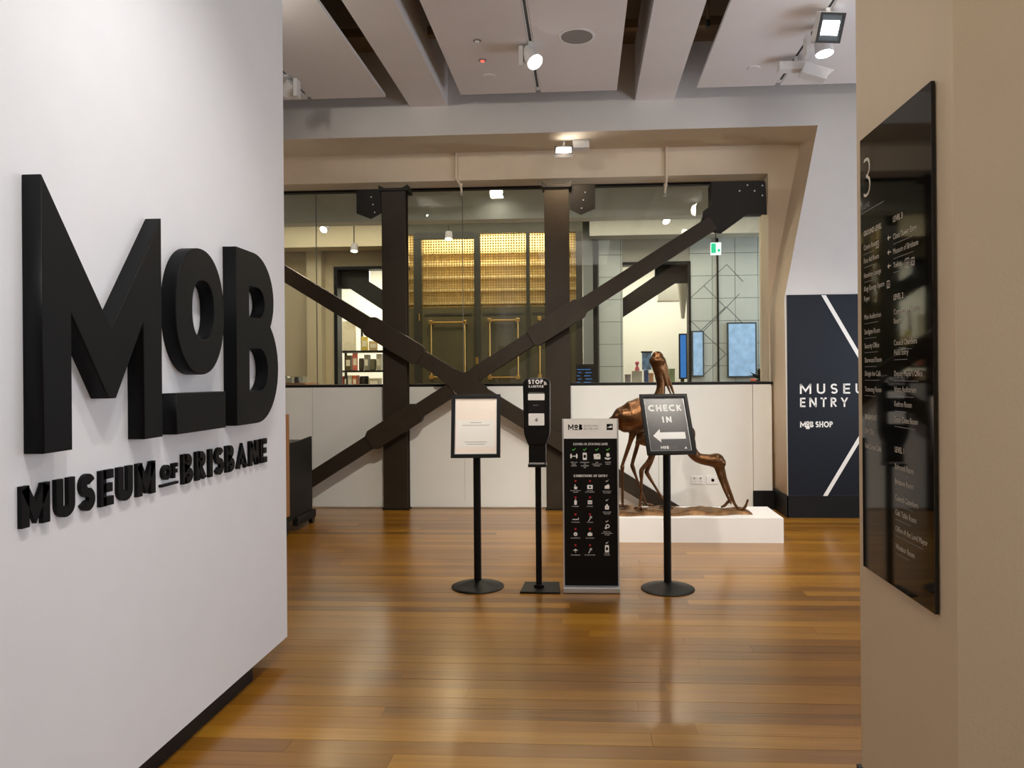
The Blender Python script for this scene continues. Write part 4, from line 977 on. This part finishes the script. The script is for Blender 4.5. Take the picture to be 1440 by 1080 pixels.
good('storage_tin', 506, 513, 504, G1, .1, (70, 66, 60), 'dark round tin on the upper shelf', 'tin', 'round')
good('gift_box', 514, 520, 499, G1, .15, (150, 150, 140), 'grey gift box beside the dark tin', 'box')
good('ceramic_jar', 521, 530, 505, G1, .1, (110, 110, 90), 'grey green jar on the upper shelf', 'jar', 'round')
good('gift_box', 531, 537, 498, G1, .15, (196, 196, 188), 'pale box at the right of the upper shelf', 'box')
good('book', 481, 486, 529, G2, .2, (190, 60, 40), 'red book on the lower shelf', 'book')
good('book', 487, 490, 528, G2, .2, (60, 60, 60), 'dark book beside the red book', 'book')
good('book', 491, 497, 528, G2, .2, (200, 200, 196), 'white book on the lower shelf', 'book')
good('book', 498, 504, 528, G2, .2, (220, 110, 60), 'orange book on the lower shelf', 'book')
good('black_bowl', 506, 519, 529, G2, .2, (24, 24, 24), 'black round bowl on the lower shelf', 'bowl', 'round')
good('gift_box', 521, 536, 532, G2, .2, (188, 184, 170), 'cream box on the lower shelf', 'box')
good('tote_print', 484, 503, 452, G3, .03, (236, 234, 226), 'white printed tote leaning on the shelf top', 'tote')
good('patterned_card', 511, 520, 474, G3, .03, (226, 206, 110), 'yellow patterned card on the shelf top', 'card')
good('patterned_card', 521, 533, 480, G3, .03, (214, 190, 150), 'tan patterned card on the shelf top', 'card')
p0, p1 = S(506, 446), S(509, 492)
tag(box('display_post', p0.x, p1.x, YS + 0.05, YS + 0.09, zt1, p0.z, 'frame_black'), 'thin black display post on the shelf top', 'post')
t = thing('model_display', (at(416, 540, 11.2).x, 11.2, 0), 'low timber bench carrying a pale model behind the left pane', 'bench')
x0, x1 = at(395, 540, 11.2).x - 0.4, at(436, 540, 11.2).x
box('bench_top', x0, x1, 11.0, 11.6, at(416, 538.5, 11.2).z - 0.06, at(416, 538.5, 11.2).z, 'counter_timber', t)
for xx in (x0 + 0.05, x1 - 0.1): box('leg', xx, xx + 0.05, 11.1, 11.5, 0, at(416, 538.5, 11.2).z - 0.06, 'counter_timber', t)
zb_ = at(416, 538.5, 11.2).z
t = thing('scale_model', (at(413, 535, 11.2).x, 11.3, zb_), 'pale scale model with clear cover on the timber bench', 'model')
box('block', at(402, 535, 11.2).x, at(414, 535, 11.2).x, 11.1, 11.4, zb_, zb_ + 0.08, 'back_ceiling_grey', t, 0.005)
cyl('drum', (at(418, 535, 11.2).x, 11.25, zb_), (at(418, 535, 11.2).x, 11.25, zb_ + 0.09), 0.06, 'olive_dark', t)
box('cover', at(400, 535, 11.2).x, at(425, 535, 11.2).x, 11.05, 11.45, zb_, zb_ + 0.1, 'window_glass', t)

# heritage lift enclosure with brass lattice
YL = 11.9
def Lx(u): return at(u, 400, YL).x
def Lz(v, u=680): return at(u, v, YL).z
lx0, lx1 = Lx(545), Lx(819)
le = thing('lift_enclosure', ((lx0 + lx1) / 2, YL, 0), 'olive heritage lift front with brass lattice panels and push bars', 'lift enclosure')
box('top_rail', lx0, lx1, YL, YL + 0.12, Lz(328), Lz(310), 'olive_door', le)
box('cornice', lx0, lx1, YL - 0.06, YL + 0.12, Lz(310), 4.12, 'back_ceiling_grey', le)
box('brass_strip', lx0, lx1, YL - 0.07, YL - 0.02, Lz(311.5), Lz(308.5), 'brass', le, 0.004)
stiles = [(545, 569), (582, 592.5), (666.6, 675), (739.8, 744.5), (810, 819)]
for a, b in stiles: box('stile', Lx(a), Lx(b), YL - 0.005, YL + 0.1, 0.0, Lz(328), 'olive_dark', le)
for a, b in ((569, 582), (592.5, 666.6), (675, 739.8), (744.5, 810)):
    box('lower_panel', Lx(a), Lx(b), YL + 0.01, YL + 0.08, 0.0, Lz(432), 'olive_door', le)
    box('lattice_panel', Lx(a), Lx(b), YL + 0.04, YL + 0.046, Lz(432), Lz(328), 'brass_lattice', le)
    if b - a > 30: box('panel_moulding', Lx(a + 4), Lx(b - 4), YL - 0.002, YL + 0.012, Lz(443), Lz(440), 'olive_dark', le)
box('door_head', Lx(583), Lx(667), YL - 0.012, YL + 0.06, Lz(335), Lz(326), 'olive_dark', le)
# lit car interior behind the lattice
box('car_back', lx0 + 0.1, lx1 - 0.1, YL + 0.75, YL + 0.8, 0.0, 4.1, 'gold_back', le)
for k in range(5): box('louvre', lx0 + 0.1, lx1 - 0.1, YL + 0.66, YL + 0.75, Lz(346 + 19 * k), Lz(341 + 19 * k), 'gold_back', le)
for x in (lx0, lx1 - 0.05): box('side_wall', x, x + 0.05, YL + 0.1, YL + 0.8, 0.0, 4.12, 'olive_door', le)
def brass_frame(u0, u1, v0, v1, three=False):
    x0, x1, z0, z1 = Lx(u0), Lx(u1), Lz(v1), Lz(v0); yb = YL - 0.05
    r = cyl('push_bar', (x0, yb, z0), (x0, yb, z1), 0.0125, 'brass', le, n=12)
    if not three:
        cyl('push_bar', (x1, yb, z0), (x1, yb, z1), 0.0125, 'brass', le, n=12)
        cyl('push_bar', (x0, yb, z0), (x1, yb, z0), 0.0125, 'brass', le, n=12); cyl('push_bar', (x0, yb, z1), (x1, yb, z1), 0.0125, 'brass', le, n=12)
    for xx in ((x0,) if three else (x0, x1)):
        for zz in (z0, z1): box('bar_block', xx - 0.032, xx + 0.032, yb - 0.03, YL, zz - 0.032, zz + 0.032, 'brass', le, 0.006)
brass_frame(606.5, 653.5, 453, 530); brass_frame(688.5, 728, 451, 531); brass_frame(758.5, 800, 449, 530, True)
box('lock_plate', Lx(668), Lx(672), YL - 0.012, YL, Lz(512), Lz(502), 'brass', le)
cyl('door_handle', (Lx(590), YL - 0.04, Lz(450)), (Lx(590), YL - 0.04, Lz(440)), 0.012, 'brass', le, n=10)

# right part: tiled piers, opening, bright shop, screens
YT = 12.5
def Tx(u): return at(u, 450, YT).x
def Tz(v, u=950): return at(u, v, YT).z
def tiled(name, u0, u1, ztop):
    x0, x1 = Tx(u0), Tx(u1)
    o = structure(box(name, x0, x1, YT, YT + 0.2, 0.0, ztop, 'tile_joint'))
    step = 0.372; x = x0
    while x < x1 - 0.02:
        xe = min(x1, x + step); z = 0.9
        while z < ztop - 0.02:
            ze = min(ztop, z + step)
            box('wall_tile', x + 0.004, xe - 0.004, YT - 0.012, YT, z + 0.004, ze - 0.004, 'tile_pale', o); z += step
        x += step
    return o
tiled('wall_tiled_left', 842, 876, 4.12); tr_ = tiled('wall_tiled_right', 970, 1130, 4.12)
oz2 = Tz(370, 920)
structure(box('wall_shop_head', Tx(876), Tx(970), YT, YT + 0.2, oz2, 4.12, 'back_ceiling_grey'))
d2 = structure(box('door_2', Tx(968), Tx(971.5), YT - 0.03, YT + 0.2, 0.0, oz2, 'frame_black'))
box('door_head', Tx(876), Tx(971.5), YT - 0.03, YT + 0.2, oz2 - 0.03, oz2 + 0.02, 'frame_black', d2)
post = structure(box('trim_6', Tx(834), Tx(840), YT - 0.25, YT - 0.15, 0.0, 4.12, 'frame_black'))
structure(box('trim_7', Tx(820), Tx(842), YT + 0.1, YT + 0.2, 0.0, 4.12, 'tile_pale'))
structure(box('trim_8', Tx(1008), Tx(1010.5), YT - 0.04, YT, 0.0, 4.12, 'frame_black'))
plate_thing('steel_brace', 'dark steel brace and corner plate across the right shop opening', 'brace', [(872, 449), (919, 396), (919, 371), (968, 371), (968, 398), (951, 398), (876, 448)][::-1] if False else [(876, 419), (921, 388), (921, 371), (968, 371), (968, 398), (950, 398), (876, 446)], YT + 0.24, 0.08, 'steel_dark')
structure(box('trim_9', Tx(940), 3.5, 14.2, 14.5, 2.9, 4.12, 'shop_white'))
p0 = at(952, 398, 13.6); t = thing('pendant_cone', (p0.x + 0.1, 13.6, 4.1), 'tall pale cone hanging in the right shop', 'pendant')
lathe('cone', [(0.03, at(960, 448, 13.6).z - 4.1), (0.105, at(960, 398, 13.6).z - 4.1)], (p0.x + 0.1, 13.6, 4.1), 'shop_white', t, 24); cyl('rod', (p0.x + 0.1, 13.6, at(960, 398, 13.6).z), (p0.x + 0.1, 13.6, 4.11), 0.02, 'shop_white', t)
# line pattern on the tiled wall
cell = 31.0 / 84.0
for (u0, v0, u1, v1) in ((969, 449, 1020, 497), (969, 421, 1022, 372), (1020, 432, 970, 480), (990, 402, 1020, 432), (990, 527, 1022, 497), (990, 465, 1040, 413), (1022, 372, 1045, 396), (1022, 432, 1045, 455)):
    a, b = at(u0, v0, YT - 0.014), at(u1, v1, YT - 0.014); d = (b - a); n = Vector((-d.z, 0, d.x)).normalized() * 0.005
    P = [(a.x + n.x, a.z + n.z), (a.x - n.x, a.z - n.z), (b.x - n.x, b.z - n.z), (b.x + n.x, b.z + n.z)]
    shape('pattern_line', [P], 0.002, 'pattern_line', tr_, facing(YT - 0.0125))
def screen(name, u0, u1, v0, v1, Y, m, label, fr='frame_black'):
    a, b = at(u0, v1, Y), at(u1, v0, Y); t = thing(name, ((a.x + b.x) / 2, Y, a.z), label, 'screen')
    box('bezel', a.x, b.x, Y, Y + 0.04, a.z, b.z, fr, t, 0.004); box('display', a.x + 0.025, b.x - 0.025, Y - 0.004, Y, a.z + 0.025, b.z - 0.025, m, t)
    return t
t = screen('video_screen', 955, 966.5, 469, 533, 13.4, 'screen_blue', 'narrow bright blue screen just inside the right shop opening')
a = at(960, 533, 13.4); box('stand', a.x - 0.03, a.x + 0.03, 13.42, 13.46, 0.0, a.z + 0.01, 'frame_black', t); box('foot', a.x - 0.2, a.x + 0.2, 13.3, 13.58, 0.0, 0.02, 'frame_black', t)
screen('video_screen', 973, 990, 465, 530, YT - 0.07, 'screen_pale', 'pale blue poster screen beside the black door edge', 'pattern_line')
screen('video_screen', 1023, 1064, 453, 531, YT - 0.07, 'screen_pale', 'large pale blue screen on the tiled wall near the corner', 'pattern_line')
t = screen('reflected_screen', 810, 838, 512, 541.5, 11.4, 'screen_dark', 'reflection of a dark screen with blue lines, built as an object beside the column')  # solid stand-in for a screen's reflection in the glazing
ts = t
for i in range(5):
    a = at(811 + (i % 2) * 2, 520 + 4.5 * i, 11.39)
    for dx, ww in ((0, .05), (.11, .10)):
        if i == 0 and not dx: ww = .11
        box('display_line', a.x + dx, a.x + dx + ww, 11.391, 11.395, a.z, a.z + 0.009, 'screen_blue', t)
a = at(810, 541, 11.4); box('stand', a.x + 0.1, a.x + 0.16, 11.42, 11.46, 0.0, a.z, 'frame_black', t)
# exit sign
a, b = at(1000, 358, 11.0), at(1014, 341, 11.0)
t = thing('exit_sign', ((a.x + b.x) / 2, 11.0, a.z), 'green and white illuminated exit sign behind the corner pane', 'exit sign')
box('housing', a.x, b.x, 11.0, 11.05, a.z, b.z, 'exit_white', t, 0.004); box('green_field', a.x, a.x + 0.07, 10.996, 11.0, a.z + 0.02, b.z - 0.01, 'exit_green', t)
shape('arrow', [[(a.x + .085, a.z + .06), (a.x + .12, a.z + .10), (a.x + .12, a.z + .075), (b.x - .01, a.z + .075), (b.x - .01, a.z + .045), (a.x + .12, a.z + .045), (a.x + .12, a.z + .02)][::-1]], 0.001, 'exit_green', t, facing(10.999))
cyl('rod', ((a.x + b.x) / 2, 11.02, b.z), ((a.x + b.x) / 2, 11.02, 4.12), 0.008, 'frame_black', t)
# goods counter in the right shop
YC = 13.8
zc_ = at(900, 540, YC).z
t = thing('shop_counter', (at(915, 540, YC).x, YC + .2, 0), 'white goods counter in the right shop', 'counter')
box('top', Tx(878), 2.4, YC - 0.1, YC + 0.5, zc_ - 0.05, zc_, 'shop_white', t); box('front', Tx(878) + 0.03, 2.37, YC - 0.05, YC + 0.45, 0.0, zc_ - 0.05, 'shop_white', t)
def cgood(name, u0, u1, v0, colr, label, cat, dep=.12):
    a, b = at(u0, v0, YC), at(u1, v0, YC); m = mat('goods_%d_%d_%d' % colr, srgb(*colr), 0.5, var=0.1, vscale=20)
    t = thing(name, ((a.x + b.x) / 2, YC, zc_), label, cat)
    box('body', a.x, b.x, YC, YC + dep, zc_, a.z, m, t, 0.006); box('lid', a.x - .005, b.x + .005, YC - .005, YC + dep + .005, a.z, a.z + .02, m, t, 0.004)
cgood('gift_box', 879, 887, 528, (150, 140, 150), 'mauve box on the shop counter', 'box')
cgood('gift_box', 889, 903, 523, (200, 196, 190), 'pale wide box on the shop counter', 'box')
cgood('gift_box', 906, 912, 522, (70, 90, 150), 'blue box on the shop counter', 'box')
cgood('gift_box', 913, 919, 526, (206, 150, 120), 'peach box on the shop counter', 'box')
cgood('gift_box', 941, 949, 520, (150, 170, 130), 'pale green box on the shop counter behind the bill', 'box')
a = at(896, 521, YC + 0.06); t = thing('pink_figurine', (a.x, YC + .06, a.z + .02), 'small pink figurine on the pale wide box', 'figurine')
a.z = at(896, 523, YC).z + 0.02
lathe('body', [(.045, 0), (.04, .05), (.018, .09), (.02, .11)], a, mat('pink', srgb(226, 120, 140), .5), t, 20); lathe('head', [(.018, .105), (.04, .13), (.036, .165), (.01, .18)], a, mat('pink', srgb(226, 120, 140), .5), t, 20)
a, b = at(903, 520, 15.0), at(916, 496, 15.0)
t = thing('poster', ((a.x + b.x) / 2, 15.0, a.z), 'blue patterned poster behind the standing bird', 'poster')
box('sheet', a.x, b.x, 15.0, 15.02, a.z, b.z, mat('poster_blue', srgb(96, 126, 168), .5, var=.6, vscale=12), t); box('hanger', a.x - .02, b.x + .02, 14.99, 15.03, b.z, b.z + .03, 'frame_black', t)
cyl('stand_pole', ((a.x + b.x) / 2, 15.05, 0.0), ((a.x + b.x) / 2, 15.05, b.z), 0.015, 'frame_black', t)
# dark leafy display with an orange flower near the corner
YP = 11.6
a = at(1064, 530, YP); z0 = at(1064, 541, YP).z
t = thing('display_table', (a.x, YP, 0), 'small dark table by the window corner', 'table')
box('top', a.x - .3, a.x + .3, YP - .2, YP + .2, z0 - .04, z0, 'frame_black', t)
for sx_ in (-.26, .22):
    for sy_ in (-.17, .13): box('leg', a.x + sx_, a.x + sx_ + .04, YP + sy_, YP + sy_ + .04, 0, z0 - .04, 'frame_black', t)
t = thing('leafy_arrangement', (a.x + .05, YP, z0), 'dark leafy arrangement with an orange flower by the window corner', 'plant')
cyl('pot', (a.x + .05, YP, z0), (a.x + .05, YP, z0 + .08), .06, 'olive_dark', t, r1=.075)
lf = mat('leaf_dark', srgb(52, 60, 52), .5, var=.3); rg = random.Random(9)
for i in range(26):
    an = rg.uniform(0, 6.28); el = rg.uniform(.5, 1.4); L_ = rg.uniform(.16, .32)
    d = Vector((math.cos(an) * math.cos(el), math.sin(an) * math.cos(el), math.sin(el))); c = Vector((a.x + .05, YP, z0 + .07)); sd = d.cross(Vector((0, 0, 1))).normalized() * .035
    m1, e = c + d * L_ * .55, c + d * L_ - Vector((0, 0, .03))
    link('leaf', pymesh('leaf', [c, m1 + sd, e, m1 - sd, m1 + Vector((0, 0, .012))], [(0, 1, 4), (1, 2, 4), (2, 3, 4), (3, 0, 4)]), lf, t)
sphere = [(.004, 0), (.035, .012), (.05, .035), (.035, .06), (.004, .07)]
lathe('flower', sphere, (a.x - .08, YP - .12, z0 + .03), mat('flower_orange', srgb(214, 96, 62), .5, var=.2), t, 16)
cyl('flower_stem', (a.x + .03, YP - .03, z0 + .05), (a.x - .08, YP - .12, z0 + .04), .006, lf, t, n=8)

# lamps of the back rooms
for u, v, Y, d, lb, pwv in ((455, 323, 10.6, (-0.3, -0.9, -0.9), 'tilted spotlight glowing behind the left pane', 40), (498, 353, 11.4, (0, -.2, -1), 'round spotlight over the shop opening on the left', 45), (937, 311, 10.4, (.35, -.6, -.8), 'tilted spotlight behind the large right pane', 40),
                          (631, 336, 11.2, (0, -.2, -1), 'round downlight in front of the brass lattice', 55)):
    p = at(u, v, Y); t = thing('back_spotlight', (p.x, Y, 4.12), lb, 'spotlight')
    d = Vector(d).normalized(); cyl('stem', (p.x, Y, p.z + .02), (p.x, Y, 4.12), .008, 'steel_dark', t)
    cyl('housing', p - d * .11, p, .05, 'speaker_grille', t, r1=.058); cyl('lens', p, p + d * .006, .052, 'back_lamp_glow', t)
    spot_light('lamp_light', p + d * .03, p + d * 2, pwv, WARM, 140, .8, .06, t)
p = at(700, 276, 9.5)
t = thing('downlight', (p.x, 9.4, 4.0), 'square bright downlight behind the middle pane', 'downlight')
cyl('stem', (p.x, 9.4, p.z), (p.x, 9.4, 4.12), .02, 'lamp_white', t)
box('housing', p.x - .09, p.x + .09, 9.33, 9.47, p.z - .03, p.z + .05, 'lamp_white', t, .004); box('lens', p.x - .075, p.x + .075, 9.345, 9.455, p.z - .036, p.z - .03, 'back_lamp_glow', t); box('front_glow', p.x - .075, p.x + .075, 9.324, 9.33, p.z - .02, p.z + .035, 'back_lamp_glow', t)
area_light('lift_light', ((lx0 + lx1) / 2, YL + 0.4, 4.0), (0, 0.15, -1), 2.2, 0.3, 50, (1.0, .87, .62))
area_light('shop_light_left', (-4.2, 14.6, 4.05), (0, 0, -1), 2.4, 2.0, 190, (1, .95, .84))
area_light('shop_light_right', (1.4, 14.6, 4.05), (0, 0, -1), 2.4, 2.0, 150, (1, .93, .8))
area_light('foyer_light', (-1.2, 10.9, 4.05), (0, 0, -1), 8.0, 1.2, 120, (1, .92, .78))
area_light('foyer_side_light', (4.6, 11.0, 2.5), (-1, .3, -.1), 1.6, 2.0, 40, COOL)  # cool area light from the right side of the foyer
